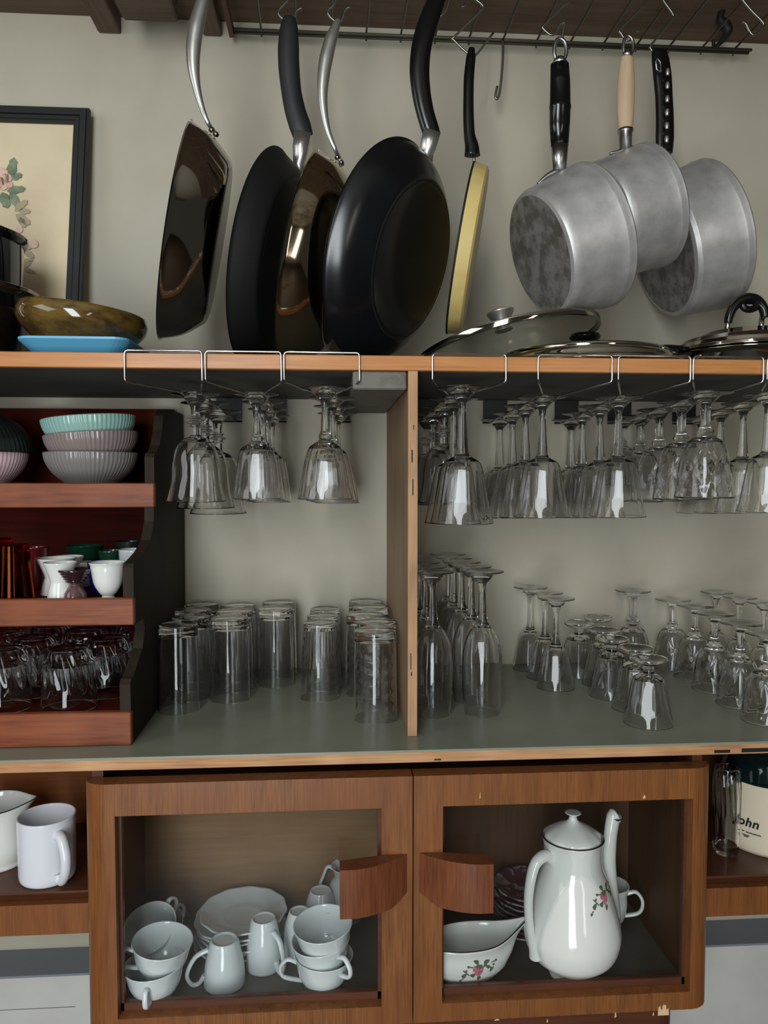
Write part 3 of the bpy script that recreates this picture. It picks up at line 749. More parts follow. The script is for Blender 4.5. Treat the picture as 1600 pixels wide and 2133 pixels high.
# upturned dark bowl over the pink one
o.scale = (1, 1, -1); o.location = (c.x, Yb, zs1+0.0545+0.068); 
for p_ in o.data.polygons: p_.flip()
tag(o, 'blackish green ribbed bowl upturned over the pale pink bowl', 'bowl', 'ribbed bowls on the top tier')

# middle tier cups
def cup(name, prof, m, px, pyfront, Ycen, z, label, cat='cup', group=None, n=48, mod=None):
    c = P(px, pyfront, Ycen); o = MB().lathe(prof, n, mod).build(name, m, loc=(0, 0, 0)); o.location = (c.x, Ycen, z+0.0004)
    tag(o, label, cat, group); return o
def vessel(pts, t=0.0022, sub=5, floor=0.003):
    o = smooth_prof(pts, sub); i = [(max(0.001, r-t), z) for r, z in o if z > floor+0.002 and r-t > 0.004][::-1]
    return [(0, pts[0][1]), (pts[0][0]*.98, pts[0][1])]+o+[(o[-1][0]-t*.5, o[-1][1]+t*.35)]+i+[(i[-1][0]*.5, floor+.0005), (0, floor)]
def hf(py_top, Y, z): return P(100, py_top, Y).z-z
# amber tumblers, inverted taper
for (px, Y, top, w0, w1, lb) in ((27, .055, 1134, 42, 31, 'amber brown glass tumbler at the front of the middle tier by the photo edge'), (-10, .13, 1122, 40, 34, 'second amber glass tumbler behind the first on the middle tier')):
    h = hf(top, Y, zs2); s0 = scl(px, 1200, Y)
    r0, r1 = w0*s0, w1*s0
    prof_ = [(0, h-.008), (r1-.003, h-.010)]+[(r1-.0022+(r0-r1)*k/6, (h-.012)*(1-k/6)) for k in range(1, 7)]+[(r0-.001, 0), (r0, 0.0005)]+[(r0+(r1-r0)*k/6, h*k/6-.001*(k == 6)) for k in range(1, 7)]+[(r1*.93, h), (0, h)]
    cup('tumbler', prof_, M_amber, px, 1200, Y, zs2, lb, 'glass', 'amber tumblers on the middle tier')
s0 = scl(100, 1200, .16)
cup('mug', vessel([(20*s0, 0), (24*s0, .004), (27*s0, .05), (29*s0, hf(1140, .16, zs2))]), M_redmug, 72, 1200, .16, zs2, 'dark red mug behind the amber tumbler on the middle tier', 'mug')
def egg(px, Y, top, w, m, lb):
    s0 = scl(px, 1200, Y); h = hf(top, Y, zs2); W = w*s0/2
    return cup('egg_cup', vessel([(W*.82, 0), (W*.80, h*.05), (W*.72, h*.22), (W*.60, h*.42), (W*.59, h*.48), (W*.68, h*.62), (W*.88, h*.85), (W, h*.97)], floor=h*.5), m, px, 1200, Y, zs2, lb, 'egg cup', 'double cone egg cups')
egg(126, .045, 1170, 68, M_white, 'white double cone egg cup at the front of the middle tier')
egg(118, .105, 1161, 80, M_white, 'white double cone egg cup just behind the front one')
egg(142, .165, 1158, 64, M_white, 'third white egg cup peeping over the two double cone ones')
s0 = scl(156, 1210, .04); h = hf(1186, .04, zs2)
pl = [(26, 0), (22, .25), (14, .42), (10, .50), (13, .56)]
pp = [(r*s0, z*h) for r, z in pl]
for k in range(5): pp += [((15+k*4.3)*s0, (.58+k*.085)*h), ((19.5+k*3.7)*s0, (.60+k*.085)*h), ((19+k*3.7)*s0, (.645+k*.085)*h)]
pp = [(0, 0)]+pp+[(33*s0, h), (30*s0, h*.99), (8*s0, h*.6), (0, h*.58)]
b = MB().lathe(pp, 40, mis=[0 if i < 5 else 1 for i in range(len(pp))]); o = b.build('egg_cup', [M_plum, M_plumd], loc=(0, 0, 0)); c = P(156, 1210, .04); o.location = (c.x, .04, zs2+.0004)
tag(o, 'plum brown lustre egg cup with stepped rim on the middle tier', 'egg cup')
s0 = scl(226, 1210, .05); h = hf(1173, .05, zs2)
cup('footed_cup', vessel([(13*s0, 0), (14*s0, h*.04), (12*s0, h*.10), (18*s0, h*.18), (28*s0, h*.42), (33*s0, h*.75), (35*s0, h*.92), (38*s0, h)]), M_white, 225, 1210, .05, zs2, 'round white footed cup beside the stepped end of the mahogany unit', 'cup')
s0 = scl(210, 1210, .12)
cup('footed_cup', vessel([(26*s0, 0), (32*s0, .02), (34*s0, hf(1172, .12, zs2))]), M_cobalt, 218, 1210, .12, zs2, 'cobalt blue cup behind the round white footed cup', 'cup')
cup('footed_cup', vessel([(14*s0, 0), (24*s0, .02), (24*s0, hf(1172, .18, zs2))]), M_white, 174, 1210, .18, zs2, 'small white cup behind the plum egg cup', 'cup')
s0 = scl(180, 1160, .27)
cup('bowl', vessel([(20*s0, 0), (26*s0, .02), (36*s0, .05), (39*s0, hf(1137, .27, zs2))]), M_green, 177, 1160, .27, zs2, 'dark green cup at the back of the middle tier', 'cup')
cup('bowl', vessel([(18*s0, 0), (22*s0, .02), (24*s0, .05), (25*s0, hf(1150, .22, zs2))]), M_green, 232, 1160, .22, zs2, 'bright dark green cup behind the round white footed cup', 'cup')
cup('bowl', vessel([(18*s0, 0), (22*s0, .02), (27*s0, .04), (28*s0, hf(1146, .17, zs2))]), M_whiteb, 279, 1160, .17, zs2, 'white cup half hidden by the stepped end of the mahogany unit', 'cup')
cup('bowl', vessel([(22*s0, 0), (26*s0, .02), (28*s0, .04), (30*s0, hf(1129, .29, zs2))]), M_darkg, 270, 1160, .29, zs2, 'blackish cup at the back corner of the middle tier', 'cup')

# bottom tier crystal tumblers, upside down
def mk_R():
    H = .083; o = smooth_prof([(.0365, 0), (.0355, .03), (.0345, .055), (.0315, .074), (.0265, .082)], 7)
    inn = [(0, H-.014), (.020, H-.015), (.0285, .060), (.0320, .045), (.0335, .02), (.0345, 0)]
    nin = len(inn)
    def md(phi, z, i):
        if i <= nin or not (.026 < z < .082): return 1
        t = min(1, (z-.026)/.012)
        return 1-.075*t*abs(math.sin(phi*6+z*38))
    return MB().lathe(inn+[(.0355, -.0002)]+o+[(.018, H), (0, H-.002)], 96, md).build('tumbler', M_glass, loc=(0, 0, 0))
i = 0
for (px, Y) in ((148, .045), (12, .050), (215, .105), (-60, .09), (80, .125), (150, .150), (20, .135), (255, .165), (200, .215), (110, .215), (45, .215), (258, .245), (160, .285), (235, .315)):
    c = P(px, 1440, Y)
    if c.x > XU-.014-.0375: c.x = XU-.014-.0375
    putm('R', mk_R, (c.x, Y, zs3+.0006), f'upturned swirl cut crystal tumbler number {i+1} from the front on the lowest tier', 'crystal tumblers on the lowest tier', .3*i); i += 1
names_ = {}
RL = ['foremost under the white egg cups', 'foremost at the photo edge', 'close behind the front one toward the stepped end', 'cut off by the photo edge', 'in the gap between the two front ones', 'directly behind the front middle one',
      'behind the one at the photo edge', 'second from the stepped end panel', 'in the third row near the end panel', 'in the third row centre', 'in the third row by the photo edge', 'tight against the end panel', 'in the rear row centre', 'in the rear corner by the end panel']
k = 0; RT_ = []
for o in scene.objects:
    if o.get('group') == 'crystal tumblers on the lowest tier': o['label'] = 'upturned crystal tumbler '+RL[k]+' on the lowest tier'; k += 1; RT_.append([o, .0368])
relax(RT_, -1, XU-.0145, .004, .365)

# ---------------- on the shelf: picture, pots, dish, plate ----------------
# framed print leaning on the wall
A_ = P(190, 232, .376); B_ = P(163, 735, .335)
zb_ = z_st+.001
X0 = -1.02
def fx(z): return B_.x+(A_.x-B_.x)*(z-B_.z)/(A_.z-B_.z)
zt_ = A_.z; fw = .026
pic = thing('framed_print', 'black framed botanical rose print leaning against the wall', 'picture', (B_.x, .345, zb_))
tilt = (.376-.345)/(zt_-zb_)
def fy(z): return .345+(z-zb_)*tilt
b = MB()
def bar(p, q, r_, s__, y0, d):   # quad in x,z given depth offset
    pts = [(x, fy(z)-d, z) for x, z in (p, q, r_, s__)]; b.prism(pts, (0, d-y0, 0))
xr0, xr1 = fx(zb_), fx(zt_)
for (ins, wd, d) in ((0, fw, .012), (.004, .010, .016), (.016, .006, .014)):
    bar((xr0-ins-wd, zb_), (xr0-ins, zb_), (xr1-ins, zt_-ins), (xr1-ins-wd, zt_-ins-wd), 0, d)
    bar((X0, zt_-ins-wd), (xr1-ins-wd, zt_-ins-wd), (xr1-ins, zt_-ins), (X0, zt_-ins), 0, d)
b.build('frame', M_frame, pic)
b = MB(); b.prism([(X0, fy(zb_)-.004, zb_), (xr0-fw+.004, fy(zb_)-.004, zb_), (xr1-fw+.004, fy(zt_)-.004, zt_-fw+.004), (X0, fy(zt_)-.004, zt_-fw+.004)], (0, .003, 0), 0)
def onp(px, py):     # point on the print
    v = ray(px, py); 
    for _ in range(6):
        Y = fy((CP+v*((.34-CP.y)/v.y)).z)-.0045 if _ == 0 else fy(p.z)-.0045
        p = P(px, py, Y)
    return p
def leaf(cx, cy, ln, ang, wd, mi):
    a = math.radians(ang); pts = []
    prof_ = [(0, 0), (.2, .75), (.42, 1), (.7, .7), (.82, .78), (1, 0)]
    for t, w_ in prof_: pts.append((t*ln, w_*wd))
    for t, w_ in prof_[-2:0:-1]: pts.append((t*ln, -w_*wd))
    P3 = [onp(cx+x*math.cos(a)-y*math.sin(a), cy-x*math.sin(a)-y*math.cos(a)) for x, y in pts]
    for p in P3: p.y -= .0002*mi
    b.add(P3, [tuple(range(len(P3)))], mi)
for (cx, cy, ln, ang, wd) in ((20, 372, 45, 78, 11), (20, 374, 30, 140, 9), (22, 372, 26, 20, 8), (14, 398, 40, 8, 9), (4, 400, 36, -70, 12), (20, 402, 38, -55, 10), (-10, 400, 30, -100, 12), (10, 385, 20, 160, 8)):
    leaf(cx, cy, ln, ang, wd, 1)
for (cx, cy, ln, ang, wd) in ((30, 440, 36, 40, 8), (38, 440, 26, 0, 7), (32, 446, 38, -35, 9), (40, 452, 26, -60, 7), (48, 520, 34, 30, 7), (50, 520, 28, -40, 7), (46, 560, 26, 40, 5), (50, 560, 26, -20, 5), (46, 545, 24, 10, 5)):
    leaf(cx, cy, ln, ang, wd, 2)
for (cx, cy, r_) in ((0, 368, 20), (14, 372, 11), (6, 386, 11), (-4, 380, 14), (20, 384, 7), (40, 478, 8), (70, 508, 10)):
    P3 = [onp(cx+r_*math.cos(t*.7)*(1+.1*(t % 2)), cy+r_*math.sin(t*.7)) for t in range(9)]
    for p in P3: p.y -= .0006
    b.add(P3, [tuple(range(9))[::-1]], 3)
b.build('print', [M_paper, M_leaf, M_leaf2, M_pink], pic)

# stacked black pots at the photo edge
def potk(pxr, pyrim, Y, R, h, z, label, steel=False):
    cx = P(pxr, pyrim, Y).x-R; root = thing('black_pot', label, 'pot', (cx, Y, z), 'stacked black pots')
    b = MB(); b.M = Matrix.Translation((cx, Y, z))
    b.lathe([(0, 0), (R*.88, 0), (R*.95, .006), (R*.965, h*.5), (R*.97, h-.006)]+[(R, h-.003), (R, h), (R*.95, h), (R*.93, h-.01), (R*.92, .01), (0, .006)], 72); b.build('body', M_enamelk, root)
    b = MB(); b.M = Matrix.Translation((cx, Y, z))
    b.lathe([(R*.972, h-.014), (R*1.0, h-.012), (R*1.045, h-.006), (R*1.05, h-.001), (R*1.0, h+.0015), (R*.96, h+.001)], 72); b.build('rim', M_steel if steel else M_enamelk, root)
zpA = z_st+.001
p_ = P(64, 575, .21); potk(68, 570, .21, .118, P(60, 556, .10).z-zpA-.01, zpA, 'wide black enamel pot with steel rim at the photo edge', True)
h1 = P(60, 556, .10).z-.01
p2 = P(42, 470, .17); potk(44, 470, .21, .10, P(10, 445, .11).z-h1-.003, h1+.002, 'smaller black enamel pot stacked on the wide one', False)

# blue rectangular plate and glazed dish
zpl = z_st+.001
xa, xb = P(38, 715, .03).x, P(252, 715, .03).x
plr = MB()
def ring(x0, x1, y0, y1, z, r=.02, n=6):
    pts = []
    for (cx, cy, a0) in ((x1-r, y0+r, -90), (x1-r, y1-r, 0), (x0+r, y1-r, 90), (x0+r, y0+r, 180)):
        for k in range(n+1):
            a = math.radians(a0+90*k/n); pts.append((cx+r*math.cos(a), cy+r*math.sin(a), z))
    return pts
zr1, zr0 = P(140, 700, .012).z, zpl
zr1 = zr1
R0 = ring(xa+.016, xb-.004, .035, .255, zr0); R1 = ring(xa, xb+.012, .012, .275, zr1-.003); R2 = ring(xa, xb+.012, .012, .275, zr1); R3 = ring(xa+.004, xb+.008, .016, .271, zr1); R4 = ring(xa+.020, xb-.008, .039, .251, zr0+.003)
n_ = len(R0); vs = R0+R1+R2+R3+R4; fs = [tuple(range(n_))[::-1]]
for k in range(4):
    for j in range(n_):
        j2 = (j+1) % n_; fs.append((k*n_+j, k*n_+j2, (k+1)*n_+j2, (k+1)*n_+j))
fs.append(tuple(4*n_+j for j in range(n_)))
plr.add(vs, fs); o = plr.build('blue_tray', M_bluep, loc=(xa, .1, zpl)); tag(o, 'light blue rectangular tray under the brown glazed dish', 'tray')
# dish
cd = P(166, 660, .15); Rd = 131*scl(166, 660, .15)
prof_ = smooth_prof([(Rd*.52, 0), (Rd*.60, .001), (Rd*.74, .012), (Rd*.93, .030), (Rd*.985, .044), (Rd*.955, .055), (Rd*.94, .058)], 5)
inn = [(r-.006, z) for r, z in prof_ if z > .008][::-1]
dish = MB(); dish.lathe([(0, .004), (Rd*.5, .004), (Rd*.51, 0)]+prof_+[(Rd*.915, .060)]+inn+[(0, .010)], 96, lambda phi, z, i: 1+.006*math.sin(2*phi+1)+.004*math.sin(5*phi))
o = dish.build('glazed_dish', M_glaze, loc=(0, 0, 0)); o.location = (cd.x, .15, zr1+.003); o.rotation_euler = (math.radians(2), math.radians(6.5), 0)
tag(o, 'shiny olive brown glazed round dish lying tilted on the blue tray', 'dish')
# ---------------- hanging frying pans ----------------
def pan(name, label, px, py, Y, Rpx, sx, sy, toward, depth, rbase, m_out, m_in, m_base, rim_m=None, group='frying pans hung from the grid', wall=0.0022, lip=.004, curve=.3):
    n = vdir(px, py, sx, sy, toward); c = P(px, py, Y); R = Rpx*scl(px, py, Y)
    root = thing(name, label, 'frying pan', c, group)
    up = Vector((0, 0, 1))-n*n.z; up.normalize()
    fr = frame_m(c-n*depth, n, (0, 0, 1))
    rb = rbase*R; d = depth
    out = smooth_prof([(rb, 0), (rb+.10*(R-rb)+.003, d*.10), (rb+(R-lip-rb)*(.55+curve*.3), d*.5), (R-lip, d*.94)], 5)+[(R-lip*.4, d-.0006), (R, d)]
    inn = [(R-.0005, d+.0008), (R-lip, d*.955)]+[(r-wall, z+wall*.6) for r, z in out[:-3]][::-1]
    b = MB(); b.M = fr; b.lathe([(0, 0), (rb*.97, 0)]+out, 96); b.build('outer_wall', m_out, root)
    b = MB(); b.M = fr; b.lathe([(R, d)]+inn+[(rb-wall, wall+.001), (0, wall+.001)], 96); b.build('inner_wall', m_in, root)
    b = MB(); b.M = fr; b.lathe([(0, -.0015), (rb*.93, -.0015), (rb*.955, -.0008), (rb*.97, 0)], 96); b.build('base', m_base, root)
    return root, n, c, R, up
def riv(root, pts, r=.0045, m=None):
    b = MB()
    for p in pts:
        b.M = Matrix.Translation(p); b.lathe([(0, -r*.8), (r*.7, -r*.6), (r, 0), (r*.7, r*.6), (0, r*.8)], 12)
    b.build('rivet', m or M_steel, root)
# 1 polished steel pan beside the picture
root, n, c, R, up = pan('frying_pan', 'polished steel frying pan with dark base hanging nearest the picture frame', 368, 488, YP1, 221, -.988, .157, -.10, .060, .73, M_steel, M_black, M_steelb, curve=.6)
hp = [(452, 282), (443, 270), (433, 255), (420, 222), (409, 180), (403, 140), (403, 100), (409, 55), (419, 15), (430, -30), (438, -60)]
Yh = YP1-.02; s0 = scl(420, 200, Yh)
MB().tube([P(x, y, Yh+.01*(i < 2)) for i, (x, y) in enumerate(hp)], [k*s0 for k in (4, 4.5, 4.5, 6, 9, 13, 15.5, 16.5, 14, 10, 6)], 20, side=(0, -1, 0), flat=.7, smooth_path=5).build('handle', M_steelb, root)
riv(root, [P(441, 271, Yh-.008), P(450, 280, Yh-.008)])
# 2 black iron pan
root, n, c, R, up = pan('frying_pan', 'matte black frying pan with thick grey grip hanging second from the picture', 553, 546, YP2, 222, -.990, .140, -.30, .035, .80, M_iron, M_iron, M_iron, wall=.004, lip=.003)
s0 = scl(610, 200, YP2)
hp = [(603, 36), (602, 60), (601, 100), (602, 140), (607, 190), (615, 230), (625, 262), (632, 284)]
MB().tube([P(x, y, YP2) for x, y in hp], [k*s0 for k in (12, 19, 22, 22, 21, 22, 23, 21)], 20, side=(0, -1, 0), flat=.6, smooth_path=5).build('handle', M_blackm, root)
MB().tube([P(631, 280, YP2), P(626, 312, YP2), P(622, 345, YP2), P(628, 380, YP2)], [k*s0 for k in (24, 22, 15, 8)], 4, side=(1, -1, 0), flat=1).build('ferrule', M_steelb, root)
# 3 tinted steel pan
root, n, c, R, up = pan('frying_pan', 'heat tinted steel frying pan with brown stains hanging between two black pans', 634, 546, YP3, 216, -.985, .172, -.20, .056, .74, M_steelg, M_black, M_iron, curve=.6)
hp = [(714, 345), (706, 328), (697, 308), (684, 275), (676, 240), (672, 200), (674, 160), (680, 120), (690, 80), (699, 56), (705, 40)]
Yh = YP3-.02; s0 = scl(690, 200, Yh)
MB().tube([P(x, y, Yh+.01*(i < 2)) for i, (x, y) in enumerate(hp)], [k*s0 for k in (4, 4.5, 4.5, 6, 8, 10.5, 13, 14.5, 13, 9, 5)], 20, side=(0, -1, 0), flat=.7, smooth_path=5).build('handle', M_steelb, root)
riv(root, [P(703, 328, Yh-.008), P(711, 339, Yh-.008)])
# 4 large glossy black pan
root, n, c, R, up = pan('frying_pan', 'large glossy black frying pan with curved handle hanging in front of the others', 805, 534, YP4, 226, -.978, .205, -.50, .045, .70, M_blackg, M_blackg, M_blackg, wall=.003, lip=.003, curve=.6)
hp = [(925, -40), (912, -8), (898, 30), (886, 65), (877, 105), (874, 150), (878, 195), (886, 235), (896, 268), (901, 284)]
Yh = YP4; s0 = scl(880, 150, Yh)
MB().tube([P(x, y, Yh) for x, y in hp], [k*s0 for k in (14, 18, 20, 21, 21, 21, 20, 19, 19, 18)], 20, side=(0, -1, 0), flat=.6, smooth_path=5).build('handle', M_bake, root)
MB().tube([P(899, 278, Yh), P(893, 300, Yh), P(888, 322, Yh), P(893, 345, Yh)], [k*s0 for k in (25, 25, 20, 10)], 4, side=(1, -1, 0), flat=1).build('ferrule', M_steelb, root)
# 5 pale yellow pan seen edge on
cY = P(974, 524, YY); n = vdir(974, 524, -.986, .166, -.04); R = 171*scl(974, 518, YY)
root = thing('yellow_pan', 'pale yellow shallow pan with black plastic handle hanging edge on', 'frying pan', cY, 'frying pans hung from the grid')
fr = frame_m(cY-n*.012, n); d = .022
b = MB(); b.M = fr; b.lathe([(0, 0), (R*.93, 0), (R*.97, .003), (R*.99, d*.7), (R, d)], 96); b.lathe([(R*.985, d-.001), (R*.96, .005), (0, .004)], 96); b.build('body', M_yellow, root)
b = MB(); b.M = fr; b.lathe([(R*.985, d-.001), (R, d-.001), (R+.001, d), (R, d+.002), (R*.985, d+.001)], 96); b.build('rim', M_iron, root)
hp = [(983, 100), (981, 120), (977, 160), (976, 200), (976, 240), (978, 280), (983, 305), (984, 324)]; s0 = scl(980, 200, YY)
MB().tube([P(x, y, YY) for x, y in hp], [k*s0 for k in (6, 10, 11, 11, 11.5, 12, 15, 17)], 16, side=(0, -1, 0), flat=.7, smooth_path=4).build('handle', M_bake, root)
MB().tube([P(987, 318, YY), P(988, 345, YY)], .0025, 8).build('tang', M_wire, root)

# ---------------- aluminium saucepans ----------------
def sauce(label, pxb, pyb, Y, Rb, Rr, H, sx, sy, away, group='aluminium saucepans hung from the grid', bulge=.0):
    a = vdir(pxb, pyb, sx, sy, -away); c = P(pxb, pyb, Y); s0 = scl(pxb, pyb, Y); Rb *= s0; Rr *= s0
    root = thing('saucepan', label, 'saucepan', c, group); fr = frame_m(c, a)
    o = [(Rb*.90, .0), (Rb*.96, .002), (Rb*.995, .008), (Rb, .014)]+[(Rb+(Rr-Rb)*t, .014+(H-.028)*t) for t in (.2, .4, .6, .8, .97)]
    o += [(Rr+.0008, H-.0135), (Rr+.0012, H-.012), (Rr+.0008, H-.006), (Rr+.0018, H-.002), (Rr+.0012, H)]
    i = [(Rr-.002, H-.001), (Rr-.003, H-.02), (Rb-.003, .018), (Rb*.93, .006), (0, .004)]
    b = MB(); b.M = fr; b.lathe([(Rb*.90, 0)]+o[1:]+i, 96); b.build('body', M_alu, root)
    b = MB(); b.M = fr; b.lathe([(0, .0012), (Rb*.62, .0012), (Rb*.78, .0004), (Rb*.90, 0)], 96); b.build('base', M_alub, root)
    return root, a, c
def loop(root, pts, Y, r, m=None, name='hanging_loop'):
    MB().tube([P(x, y, Y) for x, y in pts], r, 10, smooth_path=5, closed=True).build(name, m or M_alul, root)
def bracket(root, pts, Y, rad, name='bracket'):
    MB().tube([P(x, y, Y) for x, y in pts], rad, 12, side=(0, -1, 0), flat=1.6, smooth_path=4).build(name, M_alul, root)
YA = .075
root, a, c = sauce('front aluminium saucepan with stained base and black ringed grip', 1123, 531, YA, 132, 148, .092, .955, .26, .47)
s0 = scl(1166, 250, YA)
loop(root, [(1166, 80), (1178, 90), (1179, 115), (1170, 128), (1162, 128), (1155, 112), (1157, 90)], YA, .0028)
b = MB(); b.tube([P(1165, 120, YA), P(1166, 135, YA)], [9*s0, 18*s0], 20); b.build('collar', M_alul, root)
gp = [(1166, 134, 19), (1167, 170, 21), (1167, 218, 22), (1167, 220, 23), (1167, 226, 23), (1167, 228, 22), (1166, 260, 21.5), (1166, 306, 18)]
MB().tube([P(x, y, YA) for x, y, r in gp], [r*s0 for x, y, r in gp], 24, side=(0, -1, 0), flat=.75).build('grip', M_bake, root)
MB().tube([P(1166, 303, YA), P(1166, 330, YA), P(1166, 358, YA)], [18*s0, 16*s0, 13*s0], 20, side=(0, -1, 0), flat=.8).build('ferrule', M_alul, root)
bracket(root, [(1120, 384), (1135, 371), (1155, 360), (1175, 355), (1188, 356)], YA, [.002, .0035, .005, .0035, .002])
YB = .185
root, a, c = sauce('middle aluminium saucepan with bare wooden grip', 1250, 464, YB, 119, 125, .094, .975, .22, .50)
s0 = scl(1305, 200, YB)
loop(root, [(1308, 74), (1318, 84), (1318, 105), (1311, 116), (1303, 116), (1299, 100), (1301, 82)], YB, .0026)
MB().tube([P(1307, 106, YB), P(1306, 120, YB)], [8*s0, 12*s0], 16).build('collar', M_alul, root)
gp = [(1306, 118, 12), (1305, 145, 16), (1304, 185, 18.5), (1303, 230, 18), (1303, 272, 14)]
MB().tube([P(x, y, YB) for x, y, r in gp], [r*s0 for x, y, r in gp], 24, side=(0, -1, 0), flat=.8, smooth_path=4).build('grip', M_palew, root)
MB().tube([P(1303, 270, YB), P(1303, 276, YB), P(1303, 278, YB), P(1303, 316, YB)], [16*s0, 16*s0, 14*s0, 12*s0], 20).build('ferrule', M_alul, root)
bracket(root, [(1270, 320), (1285, 318), (1303, 312), (1322, 308), (1336, 309)], YB, [.002, .0035, .005, .0035, .002])
YD = .265
root, a, c = sauce('wide rear aluminium saucepan with flat black perforated handle', 1377, 524, YD, 142, 151, .094, .975, .22, .45)
s0 = scl(1380, 200, YD)
hp = [(1372, 104, 14), (1376, 125, 18), (1380, 160, 19), (1383, 200, 18), (1385, 245, 18.5), (1385, 285, 19), (1384, 318, 17)]
MB().tube([P(x, y, YD-.06) for x, y, r in hp], [r*s0 for x, y, r in hp], 20, side=(0, -1, 0), flat=.45, smooth_path=4).build('handle', M_bake, root)
b = MB()
for k in range(6):
    p0 = P(1391-k*.4, 150+k*28, YD-.075); b.M = Matrix.Translation(p0); b.lathe([(0, -.006), (.0025, -.005), (.0035, 0), (.0025, .005), (0, .006)], 10)
b.M = Matrix.Identity(4); b.tube([P(1366, 128, YD-.074), P(1368, 145, YD-.074), P(1376, 150, YD-.074), P(1376, 130, YD-.074), P(1370, 122, YD-.074)], .0012, 6, closed=True)
b.build('handle_hole', M_steelb, root)

# ---------------- lids on the shelf ----------------
def lid(name, label, c, R, dome, tilt_n, m_body, m_rim, rim_h=.006, steps=None, group='saucepan lids lying on the shelf'):
    root = thing(name, label, 'lid', c, group); fr = frame_m(c, tilt_n)
    pr = steps or [(R, .0), (R*.92, dome*.22), (R*.7, dome*.58), (R*.4, dome*.88), (R*.12, dome), (0, dome)]
    pr = smooth_prof(pr, 5)
    under = [(0, dome-.003)]+[(max(0, r-.001), z-.0025) for r, z in pr[::-1][1:]]
    b = MB(); b.M = fr; b.lathe(under+pr, 96); b.build('dome', m_body, root)
    b = MB(); b.M = fr; b.lathe([(R-.002, -rim_h), (R+.0015, -rim_h), (R+.0025, -rim_h*.4), (R+.002, .001), (R-.003, .0015), (R-.004, 0), (R-.002, -rim_h)], 96); b.build('rim', m_rim, root)
    return root, fr
# tilted glass lid
Y0 = .155; c = P(1056, 716, Y0); Rg = 190*scl(1050, 722, Y0)
n = Vector((-.20, .12, 1)).normalized()
root, fr = lid('domed_cover', 'tilted glass lid with steel band and conical steel knob', c, Rg, .022, n, M_lidg, M_steel, .0075)
b = MB(); b.M = fr; k = .021
b.lathe([(0, k), (.014, k), (.013, k+.003), (.010, k+.006), (.015, k+.018), (.0215, k+.028), (.0215, k+.030), (.019, k+.031), (0, k+.029)], 40); b.build('knob', M_steelb, root)
# steel lid with black knob under it
Y1 = .165; c = P(1212, 736, .02); Rs = 212*scl(1225, 730, Y1); c = Vector((P(1218, 736, Y1).x, Y1, P(1218, 742, .01).z+.002))
root, fr = lid('stepped_cover', 'wide stepped steel lid with low black knob and white paper strips', c, Rs, .036, (0, 0, 1), M_steel, M_steel, .004,
               [(Rs, 0), (Rs*.96, .004), (Rs*.90, .005), (Rs*.87, .016), (Rs*.80, .018), (Rs*.77, .026), (Rs*.5, .032), (Rs*.2, .0355), (0, .036)])
b = MB(); b.M = fr @ Matrix.Translation((0, 0, .036)); b.lathe([(0, -.001), (.007, 0), (.008, .006), (.020, .010), (.0245, .016), (.022, .021), (.012, .0235), (0, .024)], 40); b.build('knob', M_bake, root)
for (ph0, ph1) in ((200, 212), (228, 238)):
    b = MB(); b.M = fr; vs = []
    for t in range(7):
        a = math.radians(ph0+(ph1-ph0)*t/6)
        for (r, z) in ((Rs*1.012, -.001), (Rs*1.0, .0035), (Rs*.965, .0062), (Rs*.90, .0075), (Rs*.872, .0175)): vs.append((r*math.cos(a), r*math.sin(a), z))
    b.add(vs, [(t*5+i, (t+1)*5+i, (t+1)*5+i+1, t*5+i+1) for t in range(6) for i in range(4)]); b.build('paper_strip', M_label, root)
# lidded shallow pan at the end
Y2 = .175; Rp = 155*scl(1540, 710, Y2); cx = P(1556, 712, Y2).x; zr_ = P(1560, 712, Y2-Rp).z
root = thing('lidded_pan', 'shallow steel pan with stepped lid and black arched handle at the shelf end', 'pan', (cx, Y2, z_st))
b = MB(); b.M = Matrix.Translation((cx, Y2, z_st+.001)); hh = zr_-z_st-.002
b.lathe([(0, 0), (Rp*.82, 0), (Rp*.9, .004), (Rp*.95, hh*.8), (Rp*1.01, hh-.001), (Rp*1.01, hh+.001), (Rp*.96, hh), (Rp*.9, .006), (0, .003)], 96); b.build('pan_body', M_steel, root)
b = MB(); b.M = Matrix.Translation((cx, Y2, zr_+.001))
lp = [(0, 0), (Rp*.97, -.0005), (Rp*1.02, .001), (Rp*1.015, .006), (Rp*.94, .0075), (Rp*.925, .014), (Rp*.85, .016), (Rp*.82, .022), (Rp*.72, .023), (Rp*.55, .034), (Rp*.3, .038), (0, .039)]
b.lathe(lp, 96); b.build('lid', M_steel, root)
hy = Y2-.02
b = MB(); b.tube([P(x, y, hy) for x, y in ((1517, 672), (1519, 660), (1528, 640), (1543, 626), (1560, 622), (1577, 626), (1590, 642), (1594, 662))], [k*scl(1550, 640, hy) for k in (8, 9, 10, 11, 12, 11, 10, 9)], 16, smooth_path=4)
b.tube([P(1545, 630, hy), P(1550, 641, hy), P(1562, 645, hy), P(1575, 640, hy), P(1580, 630, hy)], .0055, 12, smooth_path=3)
b.build('arched_handle', M_bake, root)
b = MB()
for (x0, y0, x1, y1) in ((1518, 662, 1514, 692), (1588, 660, 1584, 694)): b.tube([P(x0, y0, hy), P(x1, y1, hy)], .0042, 12)
b.build('handle_post', M_steel, root)
b = MB(); b.M = Matrix.Translation((cx-Rp*1.16, Y2-.02, zr_+.003)); b.lathe([(0, -.006), (.020, -.006), (.026, -.001), (.022, .005), (.010, .008), (0, .0085)], 24, stretch=lambda p, a, i: (p[0]*1.3, p[1]*.8, p[2])); b.build('side_handle', M_bake, root)
